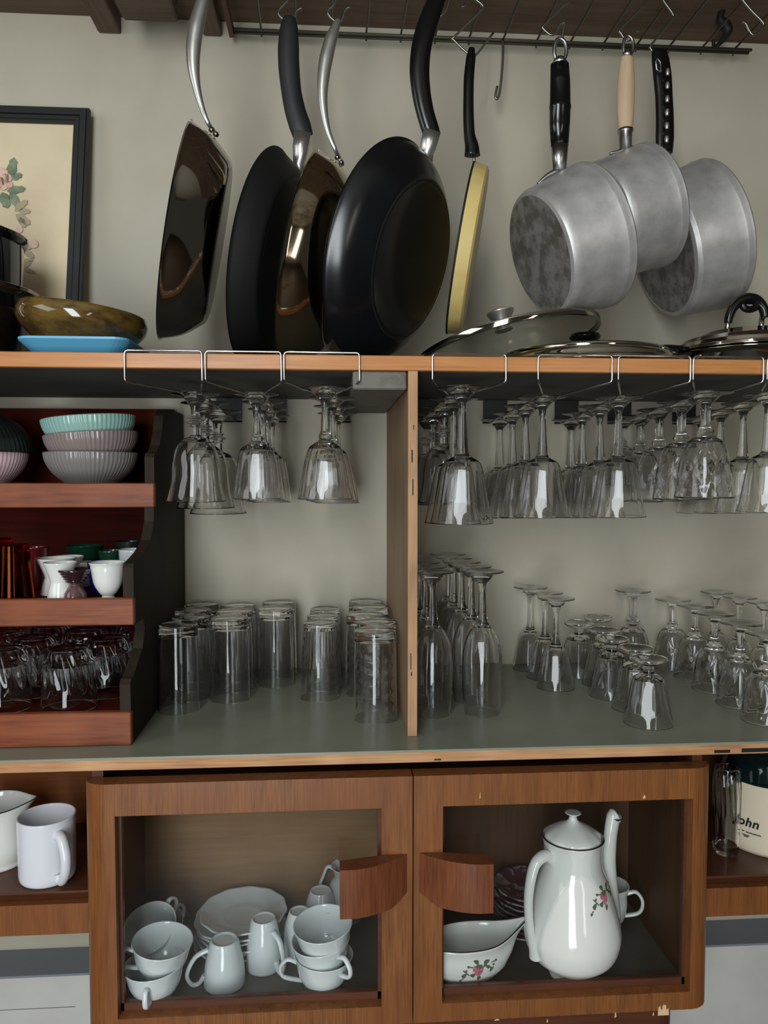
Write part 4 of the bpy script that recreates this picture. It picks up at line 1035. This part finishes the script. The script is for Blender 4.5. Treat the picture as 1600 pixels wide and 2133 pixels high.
# ---------------- wall cabinet with glazed doors ----------------
YDR = -.055; YDB = -.030            # door front and back planes
YCB = .185                           # inner back of the cabinet
zt = P(858, 1617, YDR).z; zot = P(858, 1682, YDR).z; zob = P(858, 2094, YDR).z; zbt = P(858, 2150, YDR).z
zf = P(860, 2078, -.028).z
cxl = P(172, 1850, YDR).x; cxr = P(1487, 1850, YDR).x; xm = P(860.5, 1850, YDR).x
cab = thing('wall_cabinet', 'walnut veneered wall cabinet with two glazed doors below the counter', 'cabinet', (xm, 0, zf))
b = MB()
b.box(cxl+.006, cxl+.020, YDB+.002, .215, zbt, z_cb-.0005); b.build('side', M_cabd, cab)
b = MB(); b.box(cxr-.020, cxr-.006, YDB+.002, .215, zbt, z_cb-.0005); b.build('side', M_cabd, cab)
b = MB(); b.box(cxl+.020, cxr-.020, YCB, .200, zbt, z_cb-.0005)
b.build('back', M_cabin, cab)
b = MB(); b.box(cxl+.020, cxr-.020, YDB+.002, YCB, zf-.014, zf); b.build('bottom', M_cabfl, cab)
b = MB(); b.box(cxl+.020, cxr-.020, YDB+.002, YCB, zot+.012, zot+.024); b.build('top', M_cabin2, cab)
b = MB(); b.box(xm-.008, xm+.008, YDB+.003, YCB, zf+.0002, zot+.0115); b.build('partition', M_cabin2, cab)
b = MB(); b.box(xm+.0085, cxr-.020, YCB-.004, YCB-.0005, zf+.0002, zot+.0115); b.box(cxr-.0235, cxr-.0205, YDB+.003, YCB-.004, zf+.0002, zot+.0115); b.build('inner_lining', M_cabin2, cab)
# head rail with rounded ends
def rounded(x0, x1, y0, y1, r, n=8):    # plan outline, both front corners rounded
    pts = [(x1, y1), (x0, y1)]
    for k in range(n+1):
        a = math.pi+math.pi/2*k/n; pts.append((x0+r+r*math.cos(a), y0+r+r*math.sin(a)))
    for k in range(n+1):
        a = -math.pi/2+math.pi/2*k/n; pts.append((x1-r+r*math.cos(a), y0+r+r*math.sin(a)))
    return pts
b = MB(); b.prism([(x, y, zt+.0165) for x, y in rounded(cxl+.004, cxr-.004, -.030, .02, .034)], (0, 0, z_cb-.001-zt-.0165), smooth_side=False)
b.prism([(x, y, zt+.004) for x, y in rounded(cxl+.014, cxr-.014, -.018, .02, .03)], (0, 0, .0125)); b.build('head_rail', M_cab, cab)
b = MB(); b.prism([(x, y, zbt-.10) for x, y in rounded(cxl+.03, cxr-.03, -.020, .02, .03)], (0, 0, .10+zob-.02-zbt)); b.build('base_rail', M_cabd, cab)
# doors
def door(x0, x1, ol, orr, outer, label):
    root = bpy.data.objects.new('door', None)
    xo0 = P(ol, 1850, YDR).x; xo1 = P(orr, 1850, YDR).x
    r = .030
    def stile(xa, xb, side):
        if side == 'L':    # rounded front left corner
            pts = [(xb, YDB), (xa, YDB), (xa, YDR+r*.8)]+[(xa+r*(1-math.cos(math.pi/2*k/8)), YDR+r*.8*(1-math.sin(math.pi/2*k/8))) for k in range(1, 9)]+[(xb, YDR)]
        elif side == 'R':
            pts = [(xa, YDR)]+[(xb-r*(1-math.sin(math.pi/2*k/8)), YDR+r*.8*(1-math.cos(math.pi/2*k/8))) for k in range(0, 9)]+[(xb, YDB), (xa, YDB)]
        else: pts = [(xa, YDR), (xb, YDR), (xb, YDB), (xa, YDB)]
        b.prism([(x, y, zbt+.012) for x, y in pts], (0, 0, zt-zbt-.012))
    b = MB()
    stile(x0, xo0, 'L' if outer == 'L' else 'N'); stile(xo1, x1, 'R' if outer == 'R' else 'N')
    b.box(xo0, xo1, YDR+.0002, YDB, zot, zt); b.box(xo0, xo1, YDR+.0002, YDB, zbt+.012, zob)
    # inner beads
    for (a0, a1, c0, c1) in ((xo0, xo0+.004, zob, zot), (xo1-.004, xo1, zob, zot), (xo0, xo1, zob, zob+.010), (xo0, xo1, zot-.004, zot)):
        b.box(a0, a1, YDR+.016, YDB, c0, c1, 1)
    if outer == 'R':
        for (px, py, w_, h_) in ((1382, 2104, 24, 22), (1361, 2112, 3, 8), (1035, 2124, 12, 3), (1140, 2126, 3, 8), (1282, 2114, 4, 12), (1000, 1657, 2, 14), (1342, 1660, 6, 8)):
            p = P(px, py, YDR); s0 = scl(px, py, YDR); W = w_*s0/2; H = h_*s0/2
            if w_ > 20:
                pts = [(-W, -H), (W, -H), (W*.9, H*.3), (W*.5, 0), (W*.45, H), (-.1*W, H), (-.2*W, H*.1), (-.5*W, H*.2), (-.55*W, H*.9), (-.9*W, H*.5)]
            else: pts = [(-W, -H), (W, -H*.6), (W*.5, H), (-W*.4, H*.7)]
            b.prism([(p.x+x, YDR-.0004, p.z+z) for x, z in pts], (0, .0005, 0), 2)
    root = b.build('door', [M_cab, M_cabd, M_chip], cab); root['_org'] = tuple(cab['_org'])
    b = MB(); b.box(xo0+.0045, xo1-.0045, YDB-.006, YDB-.0035, zob+.0105, zot-.0045); b.build('glass_pane', M_pane, root)
    return root
dl = door(cxl, xm-.0008, 241, 795, 'L', ''); dr = door(xm+.0008, cxr, 922, 1441, 'R', '')
def handle(dr_, pxr, pxt, pxm, sgn, ztop, zbot):
    """pxr: root px, pxt: tip px, pxm: opening edge px"""
    yt = YDR-.036
    xr_ = P(pxr, 1850, YDR).x; xt = P(pxt, 1850, yt).x; xo = P(pxm, 1850, YDR).x
    fr = []
    for k in range(13):
        t = k/12; fr.append((xr_+(xt-xr_)*t, YDR-.0005+(yt-YDR)*math.sin(min(1, t*1.15)*math.pi/2)**0.9))
    pts = fr+[(xt, yt+.024), (xo+(xt-xo)*.3, YDR-.004), (xo, YDR-.0006)]
    b = MB(); n = len(fr); zh = ztop-zbot
    A = [(x, y) for x, y in pts]
    # rounded lower corner at the root: raise the bottom near the root
    def zb(k):
        if k < n:
            t = k/12; return zbot+max(0, .012*(1-t*4.2))**1.0 if t < .24 else zbot
        return zbot
    m = len(A); vs = [(x, y, ztop) for x, y in A]+[(x, y, zb(k)) for k, (x, y) in enumerate(A)]
    fs = []
    top = tuple(range(m)); area2 = sum(A[i][0]*A[(i+1) % m][1]-A[(i+1) % m][0]*A[i][1] for i in range(m))
    ccw = area2 > 0
    fs.append(top if ccw else top[::-1]); bt = tuple(m+i for i in range(m)); fs.append(bt[::-1] if ccw else bt)
    for i in range(m):
        j = (i+1) % m; q = (i, m+i, m+j, j); fs.append(q if ccw else q[::-1])
    b.add(vs, fs)
    return b.build('handle', M_cabx, dr_)
hzt = P(708, 1813, YDR-.036).z; hzb = P(708, 1915, YDR-.036).z
handle(dl, 848, 708, 797, -1, hzt, hzb); handle(dr, 873, 1028, 921, 1, P(1028, 1800, YDR-.036).z, P(1028, 1902, YDR-.036).z)

# ---------------- open side bays ----------------
def bay(x0, x1, side):
    zs = P(100 if side < 0 else 1540, 1857 if side < 0 else 1823, -.005).z
    zm = P(100, 1889, -.0).z; za = P(100, 1947, -.0).z
    lab = ('open walnut side shelf carrying the white jug and mug', 'open walnut side shelf carrying the stoneware jar')[side > 0]
    root = thing('side_bay', lab, 'shelf', (x0, 0, zs), 'open side bays of the cabinet')
    b = MB(); b.prism([(x0, -.005, zs), (x0, -.005, zs-.003), (x0, .012, zs-.020), (x0, .20, zs-.020), (x0, .20, zs)], (x1-x0, 0, 0)); b.build('board', M_cabd, root)
    b = MB(); b.box(x0, x1, .0, .016, za+(zs-P(100, 1857, -.005).z), zs-.0205); b.build('apron', M_cab, root)
    b = MB(); b.box(x0, x1, .20, .215, za+.02, z_cb-.0005); b.build('back', M_cabf if side < 0 else M_cabd, root)
    return zs
M_cabf = wood('orange_walnut_back', (140, 80, 36), (104, 58, 26), 'X', 0.5, 0.1, fine=150, long=8)
zsl = bay(-1.15, cxl+.005, -1); zsr = bay(cxr-.005, 1.25, 1)

# ---------------- crockery ----------------
def handle_c(root, body_c, R0, R1, z0, z1, out, az, r=.0035, m=None, flat=1.4, curl=False):
    """ear handle in the vertical plane at azimuth az"""
    d = Vector((math.cos(az), math.sin(az), 0)); o = Vector(body_c)
    zt_, zb_ = z1, z0
    pts = [o+d*(R1-.003)+Vector((0, 0, zt_)), o+d*(R1+out*.55)+Vector((0, 0, zt_+.004)), o+d*(R1+out)+Vector((0, 0, zt_-(zt_-zb_)*.28)), o+d*(max(R0, R1)+out*.72)+Vector((0, 0, zb_+(zt_-zb_)*.22)), o+d*(R0-.002)+Vector((0, 0, zb_))]
    side = Vector((-d.y, d.x, 0))
    MB().tube(pts, [r*1.15, r, r*.95, r, r*1.1], 12, side=side, flat=flat, smooth_path=6).build('handle', m or M_white, root)
def teacup(px, py, z, label, az, tilt=(0, 0), s=1.0, m=None, Y=None, group='white teacups in the cabinet', kind='teacup', prof=None, up=True, har=None, h=.050):
    """px,py: pixel of base centre; z: base height"""
    c = G(px, py, z) if Y is None else P(px, py, Y)
    c.z = z
    m = m or M_whiteb
    prof = prof or [(.019, 0), (.0200, .003), (.0185, .0055), (.026, .011), (.0335, .024), (.0370, .038), (.0395, .047), (.0405, h)]
    root = thing(kind, label, 'cup', (0, 0, 0), group)
    MB().lathe(vessel(prof, t=.0018), 56, lambda phi, z, i: 1).build('body', m, root)
    R1 = prof[-2][0]*.97; hh = har or (.012, .038, .020)
    handle_c(root, (0, 0, 0), .027 if prof[-1][0] > .03 else prof[2][0], R1, hh[0], hh[1], hh[2], az, .0026, m)
    root.location = c; root.scale = (s, s, s); 
    root.rotation_euler = (math.radians(tilt[0]), math.radians(tilt[1]), 0)
    return root
zc = zf+.0004
teacup(326, 2080, zc, 'white teacup at the bottom of the front pair by the cabinet side', math.radians(-92), tilt=(0, -3), har=(.016, .036, .011))
teacup(334, 2030, zc+.029, 'white teacup nested in another at the front corner of the cabinet', math.radians(190), tilt=(4, 5))
teacup(338, 1985, zc, 'white teacup underneath the steeply tipped one behind the front pair', math.radians(60), tilt=(14, -8))
teacup(330, 1975, zc+.022, 'white teacup tipped steeply toward the pane behind the front pair', math.radians(60), tilt=(26, -12))
teacup(672, 2060, zc, 'white teacup lowest of three stacked under the door handle', math.radians(180), tilt=(0, 2))
teacup(675, 2026, zc+.022, 'white teacup in the middle of the stack of three', math.radians(-50), tilt=(2, -5))
teacup(678, 1992, zc+.046, 'white teacup topmost of the stack of three', math.radians(80), tilt=(6, -4))
# saucers
def saucer_prof(R):
    o = smooth_prof([(R*.42, 0), (R*.44, .002), (R*.60, .003), (R*.82, .008), (R, .0135)], 4)
    i = [(r-.001, z+.0022) for r, z in o[3:]][::-1]
    return [(0, .001), (R*.40, .001)]+o+i+[(R*.42, .0042), (R*.36, .0032), (0, .0032)]
def saucer(name, c, R, m, label, cat, grp, key, rz, tilt=(0, 0)):
    if key not in ONCE:
        o = MB().lathe(saucer_prof(R), 96, lambda phi, z, i: 1+(.022*abs(math.sin(phi*6))-.012 if i > 14 and i < 26 else 0) if False else 1+(0.014*math.cos(phi*12))*min(1, max(0, (z-.003)/.009))).build(name, m, loc=(0, 0, 0)); ONCE[key] = [o, 1]
    else: o = ONCE[key][0].copy(); scene.collection.objects.link(o)
    o.location = c; o.rotation_euler = (math.radians(tilt[0]), math.radians(tilt[1]), rz); tag(o, label, cat, grp); return o
SP = ['lowest', 'second', 'third', 'fourth', 'fifth', 'topmost']
for i in range(6):
    zz = zc+.0076*i+(.002 if i == 5 else 0)
    c = G(508, 1890, zf+.040); s0 = scl(508, 1890, c.y)
    saucer('saucer', (c.x+(-.006, -.004, .003, -.003, -.004, .003)[i], min(c.y, .105)+(.0, .004, -.003, .003, .0, .0)[i], zz+.0002), 88*s0, M_whiteb, f'white wavy rimmed saucer {SP[i]} in the stack of six', 'saucer', 'stack of white saucers', 'sauc', .2*i)
# upturned mugs
def upmug(px, py, r0, r1, h, label, az, out=.022, s=1.0, zb=zc):
    c = G(px, py, zb); root = thing('coffee_cup', label, 'cup', (c.x, c.y, zb), 'upturned white coffee cups')
    o = smooth_prof([(r0, 0), (r0*.985, h*.25), (r0*.92, h*.5), (r0*.80, h*.75), (r1*1.10, h*.93), (r1*.98, h)], 5)
    inn = [(0, h-.006), (r1*.7, h-.006)]+[(max(.002, r-.0025), z) for r, z in o if z < h-.008][::-1]
    b = MB(); b.M = Matrix.Translation((c.x, c.y, zb)); b.lathe(inn+[(r0-.001, 0)]+o+[(r1*.85, h), (r1*.80, h-.002), (0, h-.002)], 56); b.build('body', M_whiteb, root)
    d = Vector((math.cos(az), math.sin(az), 0)); q = Vector((c.x, c.y, zb)); V = lambda a, z: q+d*a+Vector((0, 0, z))
    MB().tube([V(r0*.74, h*.80), V(r0*.92+out*.6, h*.66), V(r0+out, h*.30), V(r0+out*.75, h*.06), V(r0+out*.3, h*.05), V(r0*.96, h*.22)], [.0035, .0032, .003, .003, .003, .0035], 10, side=Vector((-d.y, d.x, 0)), flat=1.3, smooth_path=6).build('handle', M_whiteb, root)
    return root
upmug(468, 2046, .0285, .0185, .062, 'upturned white coffee cup with its handle toward the tipped teacups', math.radians(188))
upmug(550, 2010, .0265, .0170, .070, 'upturned white coffee cup between the saucers and the stacked teacups', math.radians(-42), out=.014)
upmug(624, 1985, .0255, .0150, .064, 'upturned white coffee cup half hidden behind the stack of three', math.radians(100))
upmug(668, 1935, .0270, .0160, .062, 'upturned white coffee cup behind the stacked teacups', math.radians(60))
# creamer behind the door handle
c = G(726, 1912, zc); root = thing('cream_jug', 'white cream jug half hidden behind the wooden door handle', 'jug', (c.x, c.y, zc))
b = MB(); b.M = Matrix.Translation((c.x, c.y, zc)); b.lathe(vessel([(.020, 0), (.021, .003), (.032, .018), (.036, .036), (.030, .055), (.023, .068), (.025, .080), (.028, .086)], t=.002), 56); b.build('body', M_whiteb, root)
handle_c(root, (c.x, c.y, zc), .034, .024, .040, .078, .016, math.radians(170), .0028, M_whiteb)

# ---------------- right hand door: coffee pot, gravy boat, plates, cup ----------------
def flower(b, surf, cu, cz, s, mi_rose, mi_leaf):
    """surf(u, z) -> point just off the surface; u along, z up, metres"""
    def blob(u, z, ru, rz_, mi, k=10, wob=.12, off=0, rot=0):
        pts = []
        for i in range(k):
            a = 2*math.pi*i/k; rr = 1+wob*math.sin(3*a+u*900)
            x, y = ru*rr*math.cos(a), rz_*rr*math.sin(a)
            pts.append(surf(cu+(u+x*math.cos(rot)-y*math.sin(rot))*s, cz+(z+x*math.sin(rot)+y*math.cos(rot))*s, off))
        c0 = surf(cu+u*s, cz+z*s, off)
        b.add([c0]+pts, [(0, 1+i, 1+(i+1) % k) for i in range(k)], mi)
    def stem(u0, z0, u1, z1):
        L = math.hypot(u1-u0, z1-z0); px_, pz = -(z1-z0)/L*.0007, (u1-u0)/L*.0007
        b.add([surf(cu+a*s, cz+c*s, .00012) for a, c in ((u0-px_, z0-pz), (u1-px_, z1-pz), (u1+px_, z1+pz), (u0+px_, z0+pz))], [(0, 1, 2, 3)], mi_leaf)
    for q in ((-.003, -.003, -.024, -.012), (.003, .003, .024, .008), (-.002, .004, -.014, .006), (.006, .006, .018, .000), (-.012, -.006, -.020, .002)): stem(*q)
    for (u, z, ru, rz_, rot) in ((-.0075, -.006, .0035, .0028, 0), (-.019, -.006, .0042, .0026, .8), (-.025, -.014, .0022, .0016, .6), (.001, -.011, .0028, .0034, 0), (.010, .009, .0045, .0028, .5), (.012, .003, .0035, .0022, -.6),
                                 (.018, -.002, .0036, .0024, .9), (.024, .008, .0020, .0014, 0), (-.003, .011, .0040, .0026, -.7), (-.013, .006, .0020, .0015, 0), (.020, .004, .0018, .0014, 0), (-.016, .001, .0016, .0016, 0)):
        blob(u, z, ru, rz_, mi_leaf, 9, .2, .00015, rot)
    blob(0, 0, .0062, .0075, mi_rose, 12, .1, .0002); blob(-.0045, .003, .004, .004, mi_rose, 10, .1, .0003)
    blob(0, .005, .0045, .0030, mi_leaf, 9, .15, .0004)
# coffee pot
zpf = zc; c = G(1190, 2029, zpf); YPt = c.y; H_pot = P(1192, 1742, YPt).z-zpf; s0 = scl(1192, 1900, YPt)
root = thing('coffee_pot', 'tall white porcelain coffee pot with rose decal and slender spout', 'coffee pot', (c.x, YPt, zpf))
rp = lambda px: px*s0
prof = [(rp(44), 0), (rp(46), .004), (rp(43), .010), (rp(62), .020), (rp(88), .036), (rp(99), .058), (rp(98), .078), (rp(88), .105), (rp(74), .135), (rp(62), H_pot*.78), (rp(59), H_pot*.87), (rp(60), H_pot*.95), (rp(64), H_pot)]
pf = smooth_prof(prof, 6); T = Matrix.Translation((c.x, YPt, zpf))
b = MB(); b.M = T; b.lathe([(0, .003), (rp(40), .003), (rp(42), 0)]+pf+[(rp(61), H_pot+.001), (rp(58), H_pot-.012), (0, H_pot-.014)], 96, mis=[0]*(3+len(pf)-1)+[1, 0, 0, 0]); b.M = Matrix.Identity(4)
def rad_at(z):
    for (r0, a), (r1, e) in zip(pf, pf[1:]):
        if a <= z <= e: return r0+(r1-r0)*(z-a)/max(1e-9, e-a)
    return pf[-1][0]
azf = math.radians(-78)
def surf_pot(u, z, off):
    r = rad_at(z)+.0004+off; a = azf+u/max(r, .01)
    return Vector((c.x+r*math.cos(a), YPt+r*math.sin(a), zpf+z))
zfl = P(1245, 1878, YPt-.05).z-zpf
flower(b, surf_pot, .0235, zfl, 1.05, 2, 3)
b.build('body', [M_white, M_wdark, M_rose, M_dleaf], root)
b = MB(); b.M = T; h0 = H_pot-.006
lidp = smooth_prof([(rp(54), h0), (rp(58), h0+.006), (rp(52), h0+.012), (rp(36), h0+.019), (rp(14), h0+.027), (rp(8), h0+.033), (rp(9), h0+.036), (rp(17), h0+.040)], 4)+[(rp(14), h0+.0405), (0, h0+.0385)]
b.lathe([(0, h0)]+lidp, 72, lambda phi, z, i: 1+.012*math.cos(phi*10)*(1 if .004 < z-h0 < .018 else 0)); b.build('lid', M_white, root)
dh = Vector((-.93, -.37, 0)).normalized(); hc = Vector((c.x, YPt, zpf)); V = lambda a, z: hc+dh*a+Vector((0, 0, z))
hz = lambda py: P(1110, py, YPt-.02).z-zpf
MB().tube([V(rp(52), hz(1798)), V(rp(72), hz(1785)), V(rp(97), hz(1800)), V(rp(110), hz(1850)), V(rp(110), hz(1900)), V(rp(103), hz(1945)), V(rp(96), hz(1975)), V(rp(92), hz(1990))], [.0075, .0075, .0066, .0060, .0056, .0056, .0066, .0085], 16, side=Vector((-dh.y, dh.x, 0)), flat=1.25, smooth_path=6).build('handle', M_white, root)
ds = -dh; V2 = lambda a, z: hc+ds*(a+rp(13))+Vector((0, 0, z)); sz = lambda py: P(1275, py, YPt+.04).z-zpf
sp = [V2(rp(84), sz(1945)), V2(rp(90), sz(1900)), V2(rp(86), sz(1840)), V2(rp(84), sz(1780)), V2(rp(88), sz(1730)), V2(rp(95), sz(1697)), V2(rp(99), sz(1692))]
b = MB(); b.tube(sp, [.016, .0165, .0135, .0108, .0100, .0105, .0118], 20, smooth_path=6, caps=False, side=Vector((-ds.y, ds.x, 0)), flat=.9)
b.tube([sp[-1]-Vector((0, 0, .0035)), sp[-1]-Vector((0, 0, .0008)), sp[-1]], [.0100, .0112, .0119], 20, mi=1, caps=False); b.tube([sp[-1]+Vector((0, 0, .0002)), sp[-1]-Vector((0, 0, .006))], [.0105, .009], 20, mi=0); b.build('spout', [M_white, M_wdark], root)
# gravy boat
c = G(975, 2040, zc); root = thing('gravy_boat', 'white porcelain gravy boat with rose decal and dark rim line', 'gravy boat', (c.x, c.y, zc))
s0 = scl(975, 1980, c.y-.02); Hb = .062
gx = c.x; gy = c.y
def gprof(t):     # radius scale and height along side, t 0..1
    pts = [(.42, 0), (.46, .03), (.60, .10), (.84, .35), (.93, .6), (.90, .82), (1.0, 1.0)]
    for (r0, z0), (r1, z1) in zip(pts, pts[1:]):
        if z0 <= t <= z1: return r0+(r1-r0)*(t-z0)/(z1-z0)
    return 1
def gpt(a, t, ins=0.0):
    ca, sa = math.cos(a), math.sin(a); Lx, Ly = .066-ins, .037-ins
    r = gprof(t); x = Lx*ca*r; y = Ly*sa*r; z = Hb*t
    f = max(0, ca)**5*max(0, (t-.45)/.55)**1.5
    x += f*.030; y *= 1-.75*f; z += f*.020
    return (x, y, z)
b = MB(); b.M = Matrix.Translation((gx, gy, zc)) @ Matrix.Rotation(math.radians(8), 4, 'Z')
N = 72; TT = [0, .03, .08, .15, .25, .36, .48, .6, .7, .8, .88, .95, 1.0]
rows = [[gpt(2*math.pi*j/N, t) for j in range(N)] for t in TT]+[[gpt(2*math.pi*j/N, t, .0022) for j in range(N)] for t in TT[::-1][:-1]]
vs = [(0, 0, .001)]+[p for r in rows for p in r]+[(0, 0, .004)]; fs = []; 
for j in range(N): fs.append((0, 1+(j+1) % N, 1+j))
for k in range(len(rows)-1):
    for j in range(N):
        j2 = (j+1) % N; fs.append((1+k*N+j, 1+k*N+j2, 1+(k+1)*N+j2, 1+(k+1)*N+j))
L = 1+(len(rows)-1)*N
for j in range(N): fs.append((L+j, L+(j+1) % N, len(vs)-1))
b.add(vs, fs, 0, True)
rim = [Vector(gpt(2*math.pi*j/N, 1.0, .0011))+Vector((0, 0, .0002)) for j in range(N)]
b.tube(rim, .0010, 6, mi=1, closed=True)
def surf_g(u, z, off):
    a = -math.pi/2+u/.060; t = max(0, min(1, z/Hb)); p = Vector(gpt(a, t)); d = Vector((p.x*.3, p.y, 0)).normalized(); return p+d*(.0005+off)
flower(b, surf_g, .004, .034, 1.1, 2, 3)
b.build('body', [M_white, M_wdark, M_rose, M_dleaf], root)
b = MB(); b.M = Matrix.Translation((gx, gy, zc)); b.tube([(-.060, 0, .050), (-.080, 0, .058), (-.092, 0, .040), (-.080, 0, .018), (-.056, 0, .018)], .003, 10, smooth_path=5); b.build('handle', M_white, root)
# patterned plates behind
pc = G(1100, 1858, zf+.060); Rpl = 72*scl(1100, 1840, pc.y)
for i in range(8):
    saucer('side_plate', (pc.x+.001*(i % 3), min(pc.y, YCB-.004-Rpl*1.03), zc+.0084*i), Rpl, M_plate, f'dark patterned side plate {(SP[:5]+["sixth", "seventh", "topmost"])[i]} in the stack behind the coffee pot', 'plate', 'stack of patterned plates', 'plt', .3*i)
# cup behind the spout
cc = teacup(1270, 1925, zc+.0, 'white cup with ear handle behind the coffee pot spout', math.radians(-15), m=M_white, Y=.115, kind='teacup', h=.062, prof=[(.015, 0), (.016, .003), (.014, .006), (.020, .014), (.024, .032), (.024, .048), (.026, .057), (.027, .062)], har=(.016, .050, .020), group='cups beside the coffee pot', s=1.08)

# ---------------- side bays: jug, mug, jar, glass ----------------
def onz(px, pyf, z, R):
    p = G(px, pyf, z); q = P(px, pyf, p.y+R); return Vector((q.x, q.y, z))
zz = zsl+.0004
p = G(100, 1857, zz); s0 = scl(100, 1770, p.y+.03); Rm = 58*s0; c = onz(100, 1856, zz, Rm)
c.y = max(c.y, .0+Rm-.004)
hm = P(100, 1697, c.y).z-zz
root = thing('mug', 'plain white mug at the front of the side shelf', 'mug', c)
b = MB(); b.M = Matrix.Translation(c); b.lathe(vessel([(Rm*.86, 0), (Rm*.93, .002), (Rm*.97, .008), (Rm*.98, hm*.3), (Rm*.99, hm*.7), (Rm, hm)], t=.003, floor=.005), 64); b.build('body', M_mug, root)
d = Vector((math.cos(math.radians(-48)), math.sin(math.radians(-48)), 0)); V = lambda a, z: c+d*a+Vector((0, 0, z))
MB().tube([V(Rm*.95, hm*.80), V(Rm*1.25, hm*.80), V(Rm*1.55, hm*.58), V(Rm*1.52, hm*.32), V(Rm*1.22, hm*.12), V(Rm*1.02, hm*.14), V(Rm*.97, hm*.20)], [.0065, .0062, .006, .0058, .0055, .006, .007], 14, side=Vector((-d.y, d.x, 0)), flat=1.15, smooth_path=6).build('handle', M_mug, root)
Rj = 66*scl(0, 1740, .08); c = P(-8, 1800, .085); c.z = zz; hj = P(10, 1672, .085).z-zz
root = thing('jug', 'white porcelain jug with dark rim line cut by the photo edge', 'jug', c)
b = MB(); b.M = Matrix.Translation(c)
pj = vessel([(Rj*.93, 0), (Rj*.95, .003), (Rj*.90, .006), (Rj*.98, .02), (Rj*.99, hj*.4), (Rj*.92, hj*.75), (Rj*.93, hj*.9), (Rj*.98, hj)], t=.0025, floor=.005)
def spout(p, a, i):
    x, y, z = p; f = max(0, math.cos(a-math.radians(0)))**6*max(0, (z/hj-.72)/.28)**1.5
    return (x+f*.014, y*(1-.3*f), z+f*.006)
b.lathe(pj, 64, stretch=spout)
rimp = [Vector(spout((Rj*.97*math.cos(a), Rj*.97*math.sin(a), hj+.0006), a, 0)) for a in [2*math.pi*j/64 for j in range(64)]]
b.tube(rimp, .0009, 6, mi=1, closed=True)
b.build('body', [M_white, M_wdark], root)
# stoneware jar with teal shoulder
zz = zsr+.0004
Yj = .075; Rj = .068; xj = P(1527, 1690, Yj).x+Rj; c = Vector((xj, Yj+.02, zz)); hj = P(1560, 1640, Yj-.04).z-zz; 
root = thing('stoneware_jar', 'cream stoneware jar with glossy teal shoulder and black lettering', 'jar', c)
ht = z_cb-zz-.006
pj = [(0, .001), (Rj*.9, .001), (Rj*.95, 0), (Rj*.99, .004), (Rj, .012), (Rj, hj*.5), (Rj, hj-.004), (Rj*1.001, hj), (Rj*.985, hj+.012), (Rj*.90, hj+.026), (Rj*.62, hj+.042), (Rj*.44, min(ht-.008, hj+.052)), (Rj*.42, ht), (Rj*.34, ht), (Rj*.32, ht-.03), (0, ht-.03)]
b = MB(); b.M = Matrix.Translation(c); b.lathe(pj, 96, mis=[0]*6+[1]*10); b.build('body', [M_stone, M_teal], root)
TA = math.radians(198); TZ = P(1550, 1731, c.y-Rj*.8).z
def text(body, size):
    cu = bpy.data.curves.new('lettering', 'FONT'); cu.body = body; cu.size = size; cu.offset = size*.03; cu.shear = .25; cu.space_character = 1.1; to = bpy.data.objects.new('tmp', cu); scene.collection.objects.link(to)
    me = bpy.data.meshes.new_from_object(to.evaluated_get(bpy.context.evaluated_depsgraph_get())); bpy.data.objects.remove(to)
    a0 = TA; z0 = TZ
    import bmesh
    bm = bmesh.new(); bm.from_mesh(me); bmesh.ops.subdivide_edges(bm, edges=bm.edges[:], cuts=1); bm.to_mesh(me); bm.free()
    vs = []
    for v in me.vertices:
        a = a0+v.co.x/Rj; vs.append((c.x+(Rj+.0007)*math.cos(a), c.y+(Rj+.0007)*math.sin(a), z0+v.co.y))
    b = MB(); b.add(vs, [tuple(pl.vertices) for pl in me.polygons]); return b.build('lettering', M_ink, root)
text('John', .0185)
b = MB()
for (u0, u1, dz) in ((.012, .016, -.0095), (.018, .040, -.0100), (.013, .024, -.0150), (.015, .022, -.0170)):
    N_ = 8; vs = []
    for t in range(N_+1):
        a = TA+(u0+(u1-u0)*t/N_)/Rj
        for h_ in (0, .0016 if t % 2 else .0012): vs.append((c.x+(Rj+.0006)*math.cos(a), c.y+(Rj+.0006)*math.sin(a), TZ+dz+h_))
    b.add(vs, [(2*t, 2*t+2, 2*t+3, 2*t+1) for t in range(N_)])
b.build('small_print', M_ink, root)
# cut glass vase beside the jar
c = P(1512, 1760, .06); c.z = zz; Rv = 27*scl(1512, 1700, .06); hv = P(1512, 1597, .06).z-zz
o = smooth_prof([(Rv*.8, 0), (Rv*.95, .01), (Rv, hv*.4), (Rv*1.05, hv*.8), (Rv*.9, hv)], 8)
b = MB(); b.lathe([(0, .001), (Rv*.75, 0)]+o+[(Rv*.86, hv)]+[(max(.003, r-.003), z) for r, z in o if z > .012][::-1]+[(0, .010)], 96, lambda phi, z, i: 1-.06*abs(math.sin(phi*8+z*30)) if hv*.45 < z < hv*.95 and i < 42 else 1)
o = b.build('glass_vase', M_glass, loc=(0, 0, 0)); o.location = c; tag(o, 'dark looking cut glass tumbler beside the stoneware jar', 'glass')
o.name = 'tumbler'
for o in scene.objects:
    if '_org' in o: del o['_org']
